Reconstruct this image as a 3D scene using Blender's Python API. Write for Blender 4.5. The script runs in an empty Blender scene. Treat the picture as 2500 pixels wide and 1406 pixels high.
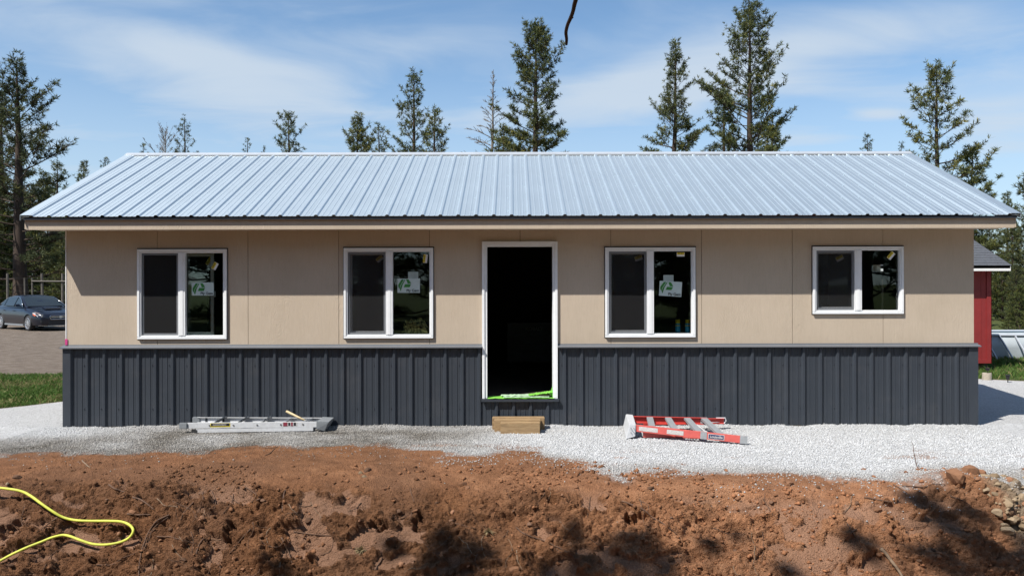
import bpy, bmesh, math, random
import numpy as np
from mathutils import Vector, Matrix, Euler
from mathutils.bvhtree import BVHTree

scene = bpy.context.scene
col = scene.collection

# ------------------------------------------------------------------ camera
CX, CY, CZ = -0.11, -11.01, 1.90          # hovering in front of the long wall
F, PX0, HZ = 2000.0, 1250.0, 695.0        # focal length, centre column and horizon row of the 2500 px photo
cam_d = bpy.data.cameras.new('camera'); cam = bpy.data.objects.new('camera', cam_d); col.objects.link(cam)
cam_d.sensor_width = 36.0; cam_d.lens = F / 2500.0 * 36.0
cam_d.shift_y = -8.0 / 2500.0
cam_d.clip_start = 0.05; cam_d.clip_end = 5000
cam.location = (CX, CY, CZ); cam.rotation_euler = (math.radians(90), math.radians(0.12), 0)
scene.camera = cam

# ------------------------------------------------------------------ sky and sun
SUN = Vector((-1.16, -1.0, 2.0)).normalized()      # towards the sun: behind and left of the camera
SUN_EL = math.asin(SUN.z); SUN_ROT = math.atan2(SUN.x, SUN.y)
world = bpy.data.worlds.new('World'); scene.world = world; world.use_nodes = True
wt = world.node_tree; wt.nodes.clear()
def wn(t, **k):
    n = wt.nodes.new(t)
    for a, b in k.items(): setattr(n, a, b)
    return n
def wl(a, b): wt.links.new(a, b)
def wmath(op, a, b=None, c=None, clamp=False):
    n = wn('ShaderNodeMath', operation=op, use_clamp=clamp)
    for i, v in enumerate((a, b, c)):
        if v is None: continue
        if isinstance(v, (int, float)): n.inputs[i].default_value = v
        else: wl(v, n.inputs[i])
    return n.outputs[0]
sky = wn('ShaderNodeTexSky', sky_type='NISHITA')
sky.sun_disc = False; sky.sun_elevation = SUN_EL; sky.sun_rotation = SUN_ROT
sky.altitude = 700; sky.air_density = 1.0; sky.dust_density = 0.1; sky.ozone_density = 3.0
geo = wn('ShaderNodeTexCoord'); sep = wn('ShaderNodeSeparateXYZ'); wl(geo.outputs['Generated'], sep.inputs[0])
zc = wmath('ADD', wmath('MAXIMUM', sep.outputs['Z'], 0.0), 0.10)
u = wmath('DIVIDE', sep.outputs['X'], zc); v = wmath('DIVIDE', sep.outputs['Y'], zc)   # the cloud sheet seen in perspective
cmb = wn('ShaderNodeCombineXYZ'); wl(u, cmb.inputs[0]); wl(v, cmb.inputs[1])
def cloud_noise(scale, sx, sy, rot, detail, dist, w):
    m = wn('ShaderNodeMapping'); m.inputs['Scale'].default_value = (sx, sy, 1); m.inputs['Rotation'].default_value = (0, 0, rot)
    m.inputs['Location'].default_value = (w, w * 0.37, w * 0.11)
    wl(cmb.outputs[0], m.inputs['Vector'])
    n = wn('ShaderNodeTexNoise'); n.inputs['Scale'].default_value = scale; n.inputs['Detail'].default_value = detail
    n.inputs['Roughness'].default_value = 0.55; n.inputs['Distortion'].default_value = dist
    wl(m.outputs[0], n.inputs['Vector']); return n.outputs['Fac']
n1 = cloud_noise(0.42, 1.0, 0.75, math.radians(20), 5, 0.35, 3.1)
n2 = cloud_noise(1.7, 0.8, 1.25, math.radians(24), 6, 0.6, 9.4)
cl = wmath('ADD', wmath('MULTIPLY', n1, 0.60), wmath('MULTIPLY', n2, 0.40))
# the streaks of cirrus seen to the north of the house (direction as x/y and z/y)
yy = wmath('MAXIMUM', sep.outputs['Y'], 0.05); sa = wmath('DIVIDE', sep.outputs['X'], yy); sb = wmath('DIVIDE', sep.outputs['Z'], yy)
bank = None
for (bx_, by_, rx_, ry_, rot_, am_) in ((470, 120, 190, 45, -12, .13), (700, 235, 360, 120, -8, .19), (1830, 165, 600, 85, 13, .24), (1560, 190, 300, 130, 0, .12), (1050, 110, 240, 60, 10, .08), (2150, 282, 75, 16, 0, .20), (2010, 340, 190, 26, 0, .15), (2430, 330, 190, 90, 0, .15), (150, 330, 260, 70, 0, .06)):
    ca, cb = math.cos(math.radians(rot_)), math.sin(math.radians(rot_))
    da = wmath('SUBTRACT', sa, (bx_ - PX0) / F); db = wmath('SUBTRACT', sb, (HZ - by_) / F)
    ea = wmath('DIVIDE', wmath('ADD', wmath('MULTIPLY', da, ca), wmath('MULTIPLY', db, cb)), rx_ / F)
    eb = wmath('DIVIDE', wmath('SUBTRACT', wmath('MULTIPLY', db, ca), wmath('MULTIPLY', da, cb)), ry_ / F)
    g_ = wmath('MULTIPLY', wmath('EXPONENT', wmath('MULTIPLY', wmath('ADD', wmath('MULTIPLY', ea, ea), wmath('MULTIPLY', eb, eb)), -0.9)), am_)
    bank = g_ if bank is None else wmath('ADD', bank, g_)
bank = wmath('MULTIPLY', bank, wmath('GREATER_THAN', sep.outputs['Y'], 0.05))
cl = wmath('ADD', cl, bank)
mr = wn('ShaderNodeMapRange', interpolation_type='SMOOTHSTEP'); wl(cl, mr.inputs['Value'])
mr.inputs['From Min'].default_value = 0.44; mr.inputs['From Max'].default_value = 0.74
mr.inputs['To Min'].default_value = 0.08; mr.inputs['To Max'].default_value = 0.88
low = wn('ShaderNodeMapRange', interpolation_type='SMOOTHSTEP'); wl(sep.outputs['Z'], low.inputs['Value'])
low.inputs['From Min'].default_value = 0.36; low.inputs['From Max'].default_value = 0.02
low.inputs['To Min'].default_value = 0.0; low.inputs['To Max'].default_value = 0.66
cov = wmath('MAXIMUM', mr.outputs[0], low.outputs[0])
mix = wn('ShaderNodeMix', data_type='RGBA'); wl(cov, mix.inputs['Factor']); tnt = wn('ShaderNodeMix', data_type='RGBA', blend_type='MULTIPLY'); tnt.inputs['Factor'].default_value = 1.0; tnt.inputs['B'].default_value = (0.98, 1.20, 1.26, 1); wl(sky.outputs[0], tnt.inputs['A']); wl(tnt.outputs['Result'], mix.inputs['A'])
mix.inputs['B'].default_value = (5.2, 6.0, 6.9, 1)
bg = wn('ShaderNodeBackground'); bg.inputs['Strength'].default_value = 0.085
wl(mix.outputs['Result'], bg.inputs['Color'])
wo = wn('ShaderNodeOutputWorld'); wl(bg.outputs[0], wo.inputs[0])

sl = bpy.data.lights.new('sun', 'SUN'); sl.energy = 5.0; sl.angle = math.radians(0.53); sl.color = (1.0, 0.95, 0.87)
so = bpy.data.objects.new('sun', sl); col.objects.link(so)
so.rotation_euler = SUN.to_track_quat('Z', 'Y').to_euler(); so.location = (-20, -20, 40)

vs = scene.view_settings
vs.view_transform = 'Standard'; vs.look = 'None'; vs.gamma = 1.0; vs.exposure = 0.5; vs.use_curve_mapping = False
scene.cycles.max_bounces = 7; scene.cycles.transparent_max_bounces = 12
scene.cycles.caustics_reflective = False; scene.cycles.caustics_refractive = False

# ------------------------------------------------------------------ helpers
def pix(px, py, d):                                # photo pixel at depth d -> world
    return Vector((CX + (px - PX0) / F * d, CY + d, CZ - (py - HZ) / F * d))
def flat(px, py, z=0.0):                           # photo pixel on a level surface
    return pix(px, py, (CZ - z) * F / (py - HZ))
def wx(px): return CX + (px - PX0) / F * 11.01     # wall plane
def wz(py): return CZ - (py - HZ) / F * 11.01

MATS = {}
class NT:
    def __init__(s, m): s.t = m.node_tree; s.m = m
    def n(s, t, **k):
        x = s.t.nodes.new(t)
        for a, b in k.items(): setattr(x, a, b)
        return x
    def l(s, a, b): s.t.links.new(a, b)
    def coord(s, kind='Object', scale=(1, 1, 1), rot=(0, 0, 0)):
        c = s.n('ShaderNodeTexCoord'); m = s.n('ShaderNodeMapping')
        m.inputs['Scale'].default_value = scale; m.inputs['Rotation'].default_value = rot
        s.l(c.outputs[kind], m.inputs[0]); return m.outputs[0]
    def world(s, scale=(1, 1, 1)):
        c = s.n('ShaderNodeNewGeometry'); m = s.n('ShaderNodeMapping'); m.inputs['Scale'].default_value = scale
        s.l(c.outputs['Position'], m.inputs[0]); return m.outputs[0]
    def noise(s, vec, scale, detail=4, rough=0.55, dist=0.0):
        x = s.n('ShaderNodeTexNoise'); x.inputs['Scale'].default_value = scale; x.inputs['Detail'].default_value = detail
        x.inputs['Roughness'].default_value = rough; x.inputs['Distortion'].default_value = dist
        s.l(vec, x.inputs['Vector']); return x.outputs['Fac']
    def voro(s, vec, scale, out='Distance'):
        x = s.n('ShaderNodeTexVoronoi'); x.inputs['Scale'].default_value = scale
        s.l(vec, x.inputs['Vector']); return x.outputs[out]
    def ramp(s, fac, stops):
        r = s.n('ShaderNodeValToRGB'); e = r.color_ramp.elements
        while len(e) < len(stops): e.new(0.5)
        for q, (p, c) in zip(e, stops):
            q.position = p; q.color = (c[0], c[1], c[2], 1) if not isinstance(c, (int, float)) else (c, c, c, 1)
        s.l(fac, r.inputs[0]); return r.outputs[0]
    def mix(s, fac, a, b, blend='MIX'):
        x = s.n('ShaderNodeMix', data_type='RGBA', blend_type=blend)
        for nm, v in (('Factor', fac), ('A', a), ('B', b)):
            if isinstance(v, (int, float)): x.inputs[nm].default_value = v
            elif isinstance(v, tuple): x.inputs[nm].default_value = (v[0], v[1], v[2], 1)
            else: s.l(v, x.inputs[nm])
        return x.outputs['Result']
    def math(s, op, a, b=None, clamp=False):
        x = s.n('ShaderNodeMath', operation=op, use_clamp=clamp)
        for i, v in enumerate((a, b)):
            if v is None: continue
            if isinstance(v, (int, float)): x.inputs[i].default_value = v
            else: s.l(v, x.inputs[i])
        return x.outputs[0]
    def bump(s, h, strength, dist, prev=None):
        b = s.n('ShaderNodeBump'); b.inputs['Strength'].default_value = strength; b.inputs['Distance'].default_value = dist
        s.l(h, b.inputs['Height'])
        if prev is not None: s.l(prev, b.inputs['Normal'])
        return b.outputs[0]
    def attr(s, name, out='Color'):
        a = s.n('ShaderNodeAttribute'); a.attribute_name = name; return a.outputs[out]
def newmat(name):
    m = bpy.data.materials.new(name); m.use_nodes = True
    nt = NT(m); bs = m.node_tree.nodes['Principled BSDF']; MATS[name] = m
    return m, nt, bs
def setc(nt, bs, v):
    if isinstance(v, tuple): bs.inputs['Base Color'].default_value = (*v, 1)
    else: nt.l(v, bs.inputs['Base Color'])
def simple(name, c, rough=0.6, metal=0.0, var=0.12, scale=14.0, bump=0.0, bscale=60.0, rvar=0.0, spec=0.5):
    m, nt, bs = newmat(name)
    w = nt.world()
    f = nt.noise(w, scale, 5, 0.6)
    a = tuple(x * (1 - var) for x in c); b = tuple(min(1, x * (1 + var)) for x in c)
    setc(nt, bs, nt.ramp(f, [(0.3, a), (0.7, b)]))
    bs.inputs['Roughness'].default_value = rough; bs.inputs['Metallic'].default_value = metal
    bs.inputs['Specular IOR Level'].default_value = spec
    if rvar: nt.l(nt.math('ADD', nt.math('MULTIPLY', nt.noise(w, scale * 0.6, 4), rvar), rough - rvar / 2), bs.inputs['Roughness'])
    if bump: nt.l(nt.bump(nt.noise(w, bscale, 4), bump, 0.01), bs.inputs['Normal'])
    return m

def link(o, parent=None):
    col.objects.link(o)
    if parent is not None: o.parent = parent
    return o
def tag(o, label, cat, group=None):
    o['label'] = label; o['category'] = cat
    if group: o['group'] = group
    return o
def empty(name, loc=(0, 0, 0), rz=0.0, parent=None):
    o = bpy.data.objects.new(name, None); o.location = loc; o.rotation_euler = (0, 0, rz); o.empty_display_size = 0.1
    return link(o, parent)
def mesh_np(name, verts, faces, mats, parent=None, smooth=False, loc=None, cols=None, mat_idx=None, just_mesh=False):
    """faces: an (n,k) array, or a list of arrays with differing k"""
    verts = np.asarray(verts, dtype=np.float32)
    fl = faces if isinstance(faces, list) else [faces]
    fl = [np.asarray(f, dtype=np.int32) for f in fl if len(f)]
    me = bpy.data.meshes.new(name)
    me.vertices.add(len(verts)); me.vertices.foreach_set('co', verts.ravel())
    nl = sum(f.size for f in fl); nf = sum(len(f) for f in fl)
    me.loops.add(nl); me.polygons.add(nf)
    me.loops.foreach_set('vertex_index', np.concatenate([f.ravel() for f in fl]))
    tot = np.concatenate([np.full(len(f), f.shape[1], dtype=np.int32) for f in fl])
    st = np.concatenate([[0], np.cumsum(tot)[:-1]]).astype(np.int32)
    me.polygons.foreach_set('loop_start', st); me.polygons.foreach_set('loop_total', tot)
    if smooth: me.polygons.foreach_set('use_smooth', np.ones(nf, dtype=bool))
    if mat_idx is not None: me.polygons.foreach_set('material_index', np.asarray(mat_idx, dtype=np.int32))
    me.update(calc_edges=True)
    for m in (mats if isinstance(mats, (list, tuple)) else [mats]): me.materials.append(m)
    if cols:
        for nm, c in cols.items():
            a = me.color_attributes.new(nm, 'FLOAT_COLOR', 'POINT'); a.data.foreach_set('color', np.asarray(c, dtype=np.float32).ravel())
    if just_mesh: return me
    o = bpy.data.objects.new(name, me)
    if loc is not None: o.location = loc
    return link(o, parent)

class MB:
    """collects shapes, builds ONE mesh object"""
    def __init__(s): s.v = []; s.f = []; s.mi = []
    def add(s, vs, fs, mi=0):
        b = len(s.v); s.v += [tuple(p) for p in vs]
        for f in fs: s.f.append([b + i for i in f]); s.mi.append(mi)
        return s
    def box(s, x0, x1, y0, y1, z0, z1, mi=0):
        vs = [(x, y, z) for z in (z0, z1) for y in (y0, y1) for x in (x0, x1)]
        return s.add(vs, [(0, 2, 3, 1), (4, 5, 7, 6), (0, 1, 5, 4), (2, 6, 7, 3), (0, 4, 6, 2), (1, 3, 7, 5)], mi)
    def hexa(s, p, mi=0):          # 8 corners, ordered like box()
        return s.add(p, [(0, 2, 3, 1), (4, 5, 7, 6), (0, 1, 5, 4), (2, 6, 7, 3), (0, 4, 6, 2), (1, 3, 7, 5)], mi)
    def beam(s, a, b, w, h, up=(0, 0, 1), mi=0):
        a = Vector(a); b = Vector(b); t = (b - a).normalized(); r = t.cross(Vector(up))
        if r.length < 1e-4: r = t.cross(Vector((1, 0, 0)))
        r.normalize(); q = r.cross(t)
        p = []
        for e in (-1, 1):
            for c in (a, b):
                for g in (-1, 1): p.append(c + r * (w / 2 * g) + q * (h / 2 * e))
        return s.hexa(p, mi)
    def tube(s, pts, rad, n=8, mi=0, cap=True):
        pts = [Vector(p) for p in pts]; rs = rad if isinstance(rad, (list, tuple)) else [rad] * len(pts)
        b = len(s.v); prev = None
        for i, p in enumerate(pts):
            t = (pts[min(i + 1, len(pts) - 1)] - pts[max(i - 1, 0)]).normalized()
            if prev is None:
                a = t.cross(Vector((0, 0, 1)))
                if a.length < 0.1: a = t.cross(Vector((1, 0, 0)))
            else: a = prev - t * prev.dot(t)
            a.normalize(); c = t.cross(a); prev = a
            for k in range(n):
                th = 2 * math.pi * k / n
                s.v.append(tuple(p + (a * math.cos(th) + c * math.sin(th)) * rs[i]))
        for i in range(len(pts) - 1):
            for k in range(n):
                s.f.append([b + i * n + k, b + i * n + (k + 1) % n, b + (i + 1) * n + (k + 1) % n, b + (i + 1) * n + k]); s.mi.append(mi)
        if cap:
            s.f.append([b + k for k in range(n)][::-1]); s.mi.append(mi)
            e = b + (len(pts) - 1) * n; s.f.append([e + k for k in range(n)]); s.mi.append(mi)
        return s
    def prism(s, poly, y0, y1, mi=0, axis='y'):      # poly in (x,z) extruded along y (or (y,z) along x)
        n = len(poly)
        mk = (lambda p, q: (p[0], q, p[1])) if axis == 'y' else ((lambda p, q: (q, p[0], p[1])) if axis == 'x' else (lambda p, q: (p[0], p[1], q)))
        vs = [mk(p, y0) for p in poly] + [mk(p, y1) for p in poly]
        return s.add(vs, [list(range(n)), list(range(2 * n - 1, n - 1, -1))] + [(i, i + n, (i + 1) % n + n, (i + 1) % n) for i in range(n)], mi)
    def mesh(s, name, mats, smooth=False, bevel=0.0):
        me = bpy.data.meshes.new(name); me.from_pydata(s.v, [], s.f)
        for m in (mats if isinstance(mats, (list, tuple)) else [mats]): me.materials.append(m)
        me.polygons.foreach_set('material_index', s.mi)
        bm = bmesh.new(); bm.from_mesh(me)
        if bevel: bmesh.ops.bevel(bm, geom=list(bm.edges), offset=bevel, segments=2, affect='EDGES', clamp_overlap=True)
        bmesh.ops.recalc_face_normals(bm, faces=bm.faces)
        bm.to_mesh(me); bm.free()
        if smooth: me.polygons.foreach_set('use_smooth', [True] * len(me.polygons))
        return me
    def build(s, name, mats, parent=None, smooth=False, bevel=0.0, loc=None):
        o = bpy.data.objects.new(name, s.mesh(name, mats, smooth, bevel))
        if loc is not None: o.location = loc
        return link(o, parent)

def text_mesh(mb, body, size, loc, mi, mat3=None, extrude=0.0006, bold=0.0):
    """letters standing in the xz plane, facing -y, joined into an MB"""
    c = bpy.data.curves.new('lettering', 'FONT'); c.body = body; c.size = size; c.extrude = extrude; c.offset = bold
    o = bpy.data.objects.new('lettering', c); col.objects.link(o)
    dg = bpy.context.evaluated_depsgraph_get(); me = o.evaluated_get(dg).to_mesh()
    M = mat3 or Matrix.Identity(3)
    vs = [Vector(loc) + M @ Vector((p.co.x, -p.co.z, p.co.y)) for p in me.vertices]
    mb.add(vs, [list(p.vertices) for p in me.polygons], mi)
    o.evaluated_get(dg).to_mesh_clear(); bpy.data.objects.remove(o); bpy.data.curves.remove(c)

# numpy noise ------------------------------------------------------
def _hash(ix, iy, seed):
    h = (ix.astype(np.int64) * 374761393 + iy.astype(np.int64) * 668265263 + seed * 1442695041) & 0x7fffffff
    h = ((h ^ (h >> 13)) * 1274126177) & 0x7fffffff
    return ((h ^ (h >> 16)) & 0xffffff) / float(0xffffff)
def vnoise(x, y, seed=0):
    ix = np.floor(x); iy = np.floor(y); fx = x - ix; fy = y - iy
    fx = fx * fx * fx * (fx * (fx * 6 - 15) + 10); fy = fy * fy * fy * (fy * (fy * 6 - 15) + 10)
    a = _hash(ix, iy, seed); b = _hash(ix + 1, iy, seed); c = _hash(ix, iy + 1, seed); d = _hash(ix + 1, iy + 1, seed)
    return (a * (1 - fx) + b * fx) * (1 - fy) + (c * (1 - fx) + d * fx) * fy
def fbm(x, y, seed=0, oct=4, gain=0.5):
    s = 0; a = 1.0; t = 0
    for i in range(oct):
        s = s + a * vnoise(x * 2 ** i + 17.3 * i, y * 2 ** i + 5.1 * i, seed + i); t += a; a *= gain
    return s / t
def worley(x, y, seed=0):
    ix = np.floor(x); iy = np.floor(y); f1 = np.full(x.shape, 9.0); f2 = f1.copy(); idv = np.zeros(x.shape)
    for dx in (-1, 0, 1):
        for dy in (-1, 0, 1):
            jx = ix + dx; jy = iy + dy
            d = np.hypot(jx + _hash(jx, jy, seed) - x, jy + _hash(jx, jy, seed + 7) - y)
            nearer = d < f1
            f2 = np.where(nearer, f1, np.minimum(f2, d)); idv = np.where(nearer, _hash(jx, jy, seed + 13), idv); f1 = np.where(nearer, d, f1)
    return f1, f2, idv
def wcell(x, y, seed=0):
    ix = np.floor(x); iy = np.floor(y); f1 = np.full(x.shape, 9.0); cx = np.zeros(x.shape); cy = np.zeros(x.shape)
    for dx in (-1, 0, 1):
        for dy in (-1, 0, 1):
            jx = ix + dx; jy = iy + dy; px_ = jx + _hash(jx, jy, seed); py_ = jy + _hash(jx, jy, seed + 7)
            d = np.hypot(px_ - x, py_ - y); n_ = d < f1
            cx = np.where(n_, px_, cx); cy = np.where(n_, py_, cy); f1 = np.where(n_, d, f1)
    return cx, cy
def sstep(a, b, x):
    t = np.clip((x - a) / (b - a), 0, 1); return t * t * (3 - 2 * t)
# ------------------------------------------------------------------ materials
def mat_ground():
    m, nt, bs = newmat('ground_soil_and_gravel')
    z = nt.n('ShaderNodeSeparateColor'); nt.l(nt.attr('zone'), z.inputs[0])
    z2 = nt.n('ShaderNodeSeparateColor'); nt.l(nt.attr('zone2'), z2.inputs[0])
    w = nt.world()
    # bare soil: orange-brown, damp browner clay in patches, paler dry crust
    big = nt.noise(w, 0.9, 5, 0.6, 0.4); mid = nt.noise(w, 5.0, 5, 0.65, 0.3); fine = nt.noise(w, 60, 4, 0.7)
    s_red = nt.ramp(mid, [(0.25, (0.24, 0.105, 0.050)), (0.55, (0.43, 0.210, 0.110)), (0.8, (0.55, 0.295, 0.165))])
    s_brn = nt.ramp(mid, [(0.25, (0.105, 0.048, 0.023)), (0.55, (0.195, 0.090, 0.042)), (0.8, (0.30, 0.148, 0.074))])
    soil = nt.mix(z2.outputs['Red'], s_red, s_brn)
    soil = nt.mix(z2.outputs['Green'], soil, (0.33, 0.190, 0.125))          # smooth scraped clay
    soil = nt.mix(z2.outputs['Blue'], soil, nt.ramp(mid, [(0.3, (0.20, 0.145, 0.095)), (0.7, (0.42, 0.33, 0.235))]))   # tan rubble
    soil = nt.mix(0.55, soil, nt.ramp(fine, [(0.3, 0.45), (0.7, 1.0)]), 'MULTIPLY')
    soil = nt.mix(nt.math('MULTIPLY', nt.ramp(big, [(0.45, 0.0), (0.62, 1.0)]), 0.45), soil, (0.13, 0.070, 0.042))
    # crushed stone, grey and dusty where walked on
    cell = nt.voro(w, 75, 'Color'); cs = nt.n('ShaderNodeSeparateColor'); nt.l(cell, cs.inputs[0])
    wht = nt.ramp(cs.outputs[0], [(0.0, (0.32, 0.322, 0.325)), (0.25, (0.50, 0.503, 0.505)), (1.0, (0.60, 0.603, 0.61))])
    gry = nt.ramp(cs.outputs[0], [(0.0, (0.055, 0.048, 0.040)), (0.45, (0.140, 0.126, 0.108)), (1.0, (0.30, 0.275, 0.245))])
    da = nt.n('ShaderNodeAttribute'); da.attribute_name = 'zone'
    grav = nt.mix(da.outputs['Alpha'], wht, gry)
    c = nt.mix(z.outputs['Red'], soil, grav)
    drv = nt.ramp(nt.noise(w, 3.0, 6, 0.75), [(0.3, (0.105, 0.083, 0.066)), (0.52, (0.180, 0.145, 0.116)), (0.75, (0.27, 0.228, 0.188))])
    c = nt.mix(z.outputs['Blue'], c, drv)
    grs = nt.ramp(nt.noise(w, 2.2, 5, 0.7), [(0.3, (0.050, 0.062, 0.022)), (0.55, (0.075, 0.095, 0.030)), (0.8, (0.16, 0.14, 0.07))])
    c = nt.mix(z.outputs['Green'], c, grs)
    setc(nt, bs, c); bs.inputs['Roughness'].default_value = 0.95; bs.inputs['Specular IOR Level'].default_value = 0.15
    b1 = nt.bump(nt.noise(w, 34, 6, 0.75), 0.9, 0.030)
    b2 = nt.bump(nt.voro(w, 75), 0.8, 0.012, b1)
    nt.l(b2, bs.inputs['Normal']); return m
def mat_attrcol(name, attr, rough=0.9, bumpy=0.0, spec=0.25, trans=0.0):
    m, nt, bs = newmat(name); a = nt.attr(attr); w = nt.world()
    c = nt.mix(0.35, a, nt.ramp(nt.noise(w, 30, 3), [(0.3, 0.6), (0.7, 1.0)]), 'MULTIPLY')
    setc(nt, bs, c); bs.inputs['Roughness'].default_value = rough; bs.inputs['Specular IOR Level'].default_value = spec
    if bumpy: nt.l(nt.bump(nt.noise(w, 90, 3), bumpy, 0.004), bs.inputs['Normal'])
    if trans:
        t = nt.n('ShaderNodeBsdfTranslucent'); nt.l(c, t.inputs[0]); mx = nt.n('ShaderNodeMixShader'); mx.inputs[0].default_value = trans
        nt.l(bs.outputs[0], mx.inputs[1]); nt.l(t.outputs[0], mx.inputs[2])
        nt.l(mx.outputs[0], m.node_tree.nodes['Material Output'].inputs[0])
    return m
def mat_siding():
    m, nt, bs = newmat('tan_wood_grain_siding'); w = nt.world()
    g = nt.noise(nt.world((1.0, 1.0, 0.09)), 42, 5, 0.62, 1.6)
    knots = nt.noise(nt.world((1.0, 1.0, 0.28)), 7, 3, 0.5, 2.2)
    lines = nt.math('ABSOLUTE', nt.math('SUBTRACT', nt.math('FRACT', nt.math('MULTIPLY', knots, 9.0)), 0.5))
    msk = nt.ramp(nt.noise(nt.world((1, 1, 0.35)), 2.3, 3), [(0.52, 0.0), (0.62, 1.0)])
    h = nt.math('ADD', g, nt.math('MULTIPLY', nt.math('MULTIPLY', lines, msk), 1.6))
    c = nt.ramp(nt.noise(w, 1.4, 5, 0.6), [(0.3, (0.452, 0.375, 0.290)), (0.7, (0.500, 0.418, 0.330))])
    c = nt.mix(0.25, c, nt.ramp(g, [(0.3, 0.72), (0.6, 1.0)]), 'MULTIPLY')
    setc(nt, bs, c); bs.inputs['Roughness'].default_value = 0.72; bs.inputs['Specular IOR Level'].default_value = 0.3
    nt.l(nt.bump(h, 0.34, 0.005), bs.inputs['Normal']); return m
def mat_metal_paint(name, c, rough, metal, dust=0.0, spec=0.5, var=0.06, rv=0.16, bp=0.06):
    m, nt, bs = newmat(name); w = nt.world()
    f = nt.noise(nt.world((1.2, 0.5, 0.5)), 3.0, 5, 0.6)
    cc = nt.ramp(f, [(0.3, tuple(x * (1 - var) for x in c)), (0.7, tuple(min(1, x * (1 + var)) for x in c))])
    if dust:
        dn = nt.ramp(nt.noise(w, 2.4, 6, 0.7), [(0.52, 0.0), (0.75, dust)])
        cc = nt.mix(dn, cc, (0.30, 0.26, 0.22))
    setc(nt, bs, cc); bs.inputs['Metallic'].default_value = metal; bs.inputs['Specular IOR Level'].default_value = spec
    nt.l(nt.math('ADD', nt.math('MULTIPLY', nt.noise(w, 1.7, 5, 0.7), rv), rough - rv / 2), bs.inputs['Roughness'])
    nt.l(nt.bump(nt.noise(nt.world((1, 0.3, 0.3)), 2.6, 2), bp, 0.02), bs.inputs['Normal']); return m
def mat_wood(name, a, b, axis='x', rough=0.8):
    m, nt, bs = newmat(name); sc = {'x': (0.12, 1, 1), 'z': (1, 1, 0.12), 'y': (1, .12, 1)}[axis]
    g = nt.noise(nt.world(sc), 34, 6, 0.65, 1.2); big = nt.noise(nt.world(), 7, 4)
    c = nt.mix(0.4, nt.ramp(g, [(0.28, a), (0.7, b)]), nt.ramp(big, [(0.3, 0.55), (0.7, 1.0)]), 'MULTIPLY')
    setc(nt, bs, c); bs.inputs['Roughness'].default_value = rough
    nt.l(nt.bump(g, 0.5, 0.004), bs.inputs['Normal']); return m
def mat_glass():
    m, nt, bs = newmat('window_glass'); t = m.node_tree; t.nodes.remove(bs)
    tr = nt.n('ShaderNodeBsdfTransparent'); tr.inputs[0].default_value = (0.86, 0.90, 0.88, 1)
    gl = nt.n('ShaderNodeBsdfGlossy'); gl.inputs['Roughness'].default_value = 0.0; gl.inputs['Color'].default_value = (0.9, 0.95, 0.95, 1)
    fr = nt.n('ShaderNodeFresnel'); fr.inputs['IOR'].default_value = 1.5
    nt.l(nt.bump(nt.noise(nt.world(), 1.2, 1), 0.02, 0.05), gl.inputs['Normal'])
    mx = nt.n('ShaderNodeMixShader'); nt.l(fr.outputs[0], mx.inputs[0]); nt.l(tr.outputs[0], mx.inputs[1]); nt.l(gl.outputs[0], mx.inputs[2])
    nt.l(mx.outputs[0], t.nodes['Material Output'].inputs[0]); return m
def mat_screen():
    m, nt, bs = newmat('insect_screen_mesh'); t = m.node_tree
    bs.inputs['Roughness'].default_value = 0.7
    setc(nt, bs, nt.ramp(nt.noise(nt.world(), 300, 2), [(0.3, (0.006, 0.006, 0.007)), (0.7, (0.011, 0.011, 0.013))]))
    tr = nt.n('ShaderNodeBsdfTransparent'); mx = nt.n('ShaderNodeMixShader'); mx.inputs[0].default_value = 0.36
    nt.l(bs.outputs[0], mx.inputs[2]); nt.l(tr.outputs[0], mx.inputs[1])
    # a fine woven mesh: 42 % wire, the rest is air
    nt.l(mx.outputs[0], t.nodes['Material Output'].inputs[0]); return m
def mat_plaid():
    m, nt, bs = newmat('green_plaid_flannel'); p = nt.attr('weave')
    sp = nt.n('ShaderNodeSeparateColor'); nt.l(p, sp.inputs[0])
    def stripe(x, f, th): return nt.math('GREATER_THAN', nt.math('FRACT', nt.math('MULTIPLY', x, f)), th)
    k = nt.math('ADD', nt.math('MULTIPLY', stripe(sp.outputs[0], 4, 0.6), 0.5), nt.math('MULTIPLY', stripe(sp.outputs[1], 4, 0.6), 0.5))
    setc(nt, bs, nt.ramp(k, [(0.0, (0.80, 0.70, 0.30)), (0.5, (0.36, 0.31, 0.12)), (1.0, (0.05, 0.05, 0.025))]))
    bs.inputs['Roughness'].default_value = 0.95; return m
def mat_carpaint():
    m, nt, bs = newmat('dark_navy_car_paint'); setc(nt, bs, nt.ramp(nt.noise(nt.world(), 3, 3), [(0.3, (0.006, 0.008, 0.017)), (0.7, (0.009, 0.011, 0.022))]))
    bs.inputs['Metallic'].default_value = 0.35; bs.inputs['Roughness'].default_value = 0.32; bs.inputs['Coat Weight'].default_value = 0.6; bs.inputs['Coat Roughness'].default_value = 0.05
    return m
mat_ground(); mat_siding(); mat_glass(); mat_screen(); mat_plaid(); mat_carpaint()
G = MATS
mat_metal_paint('galvalume_roof', (0.60, 0.675, 0.72), 0.56, 1.0, var=0.025, rv=0.05, bp=0.02)
mat_metal_paint('bright_trim_metal', (0.60, 0.63, 0.66), 0.42, 0.5)
mat_metal_paint('charcoal_steel', (0.034, 0.041, 0.053), 0.45, 0.0, dust=0.06)
mat_metal_paint('grey_flashing', (0.17, 0.18, 0.20), 0.5, 0.3)
simple('white_vinyl', (0.78, 0.80, 0.82), 0.38, var=0.03)
simple('grey_screen_frame', (0.15, 0.16, 0.175), 0.5, var=0.04)
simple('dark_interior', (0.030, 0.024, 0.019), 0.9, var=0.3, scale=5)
simple('subfloor', (0.045, 0.034, 0.024), 0.9, var=0.3, scale=6)
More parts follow.
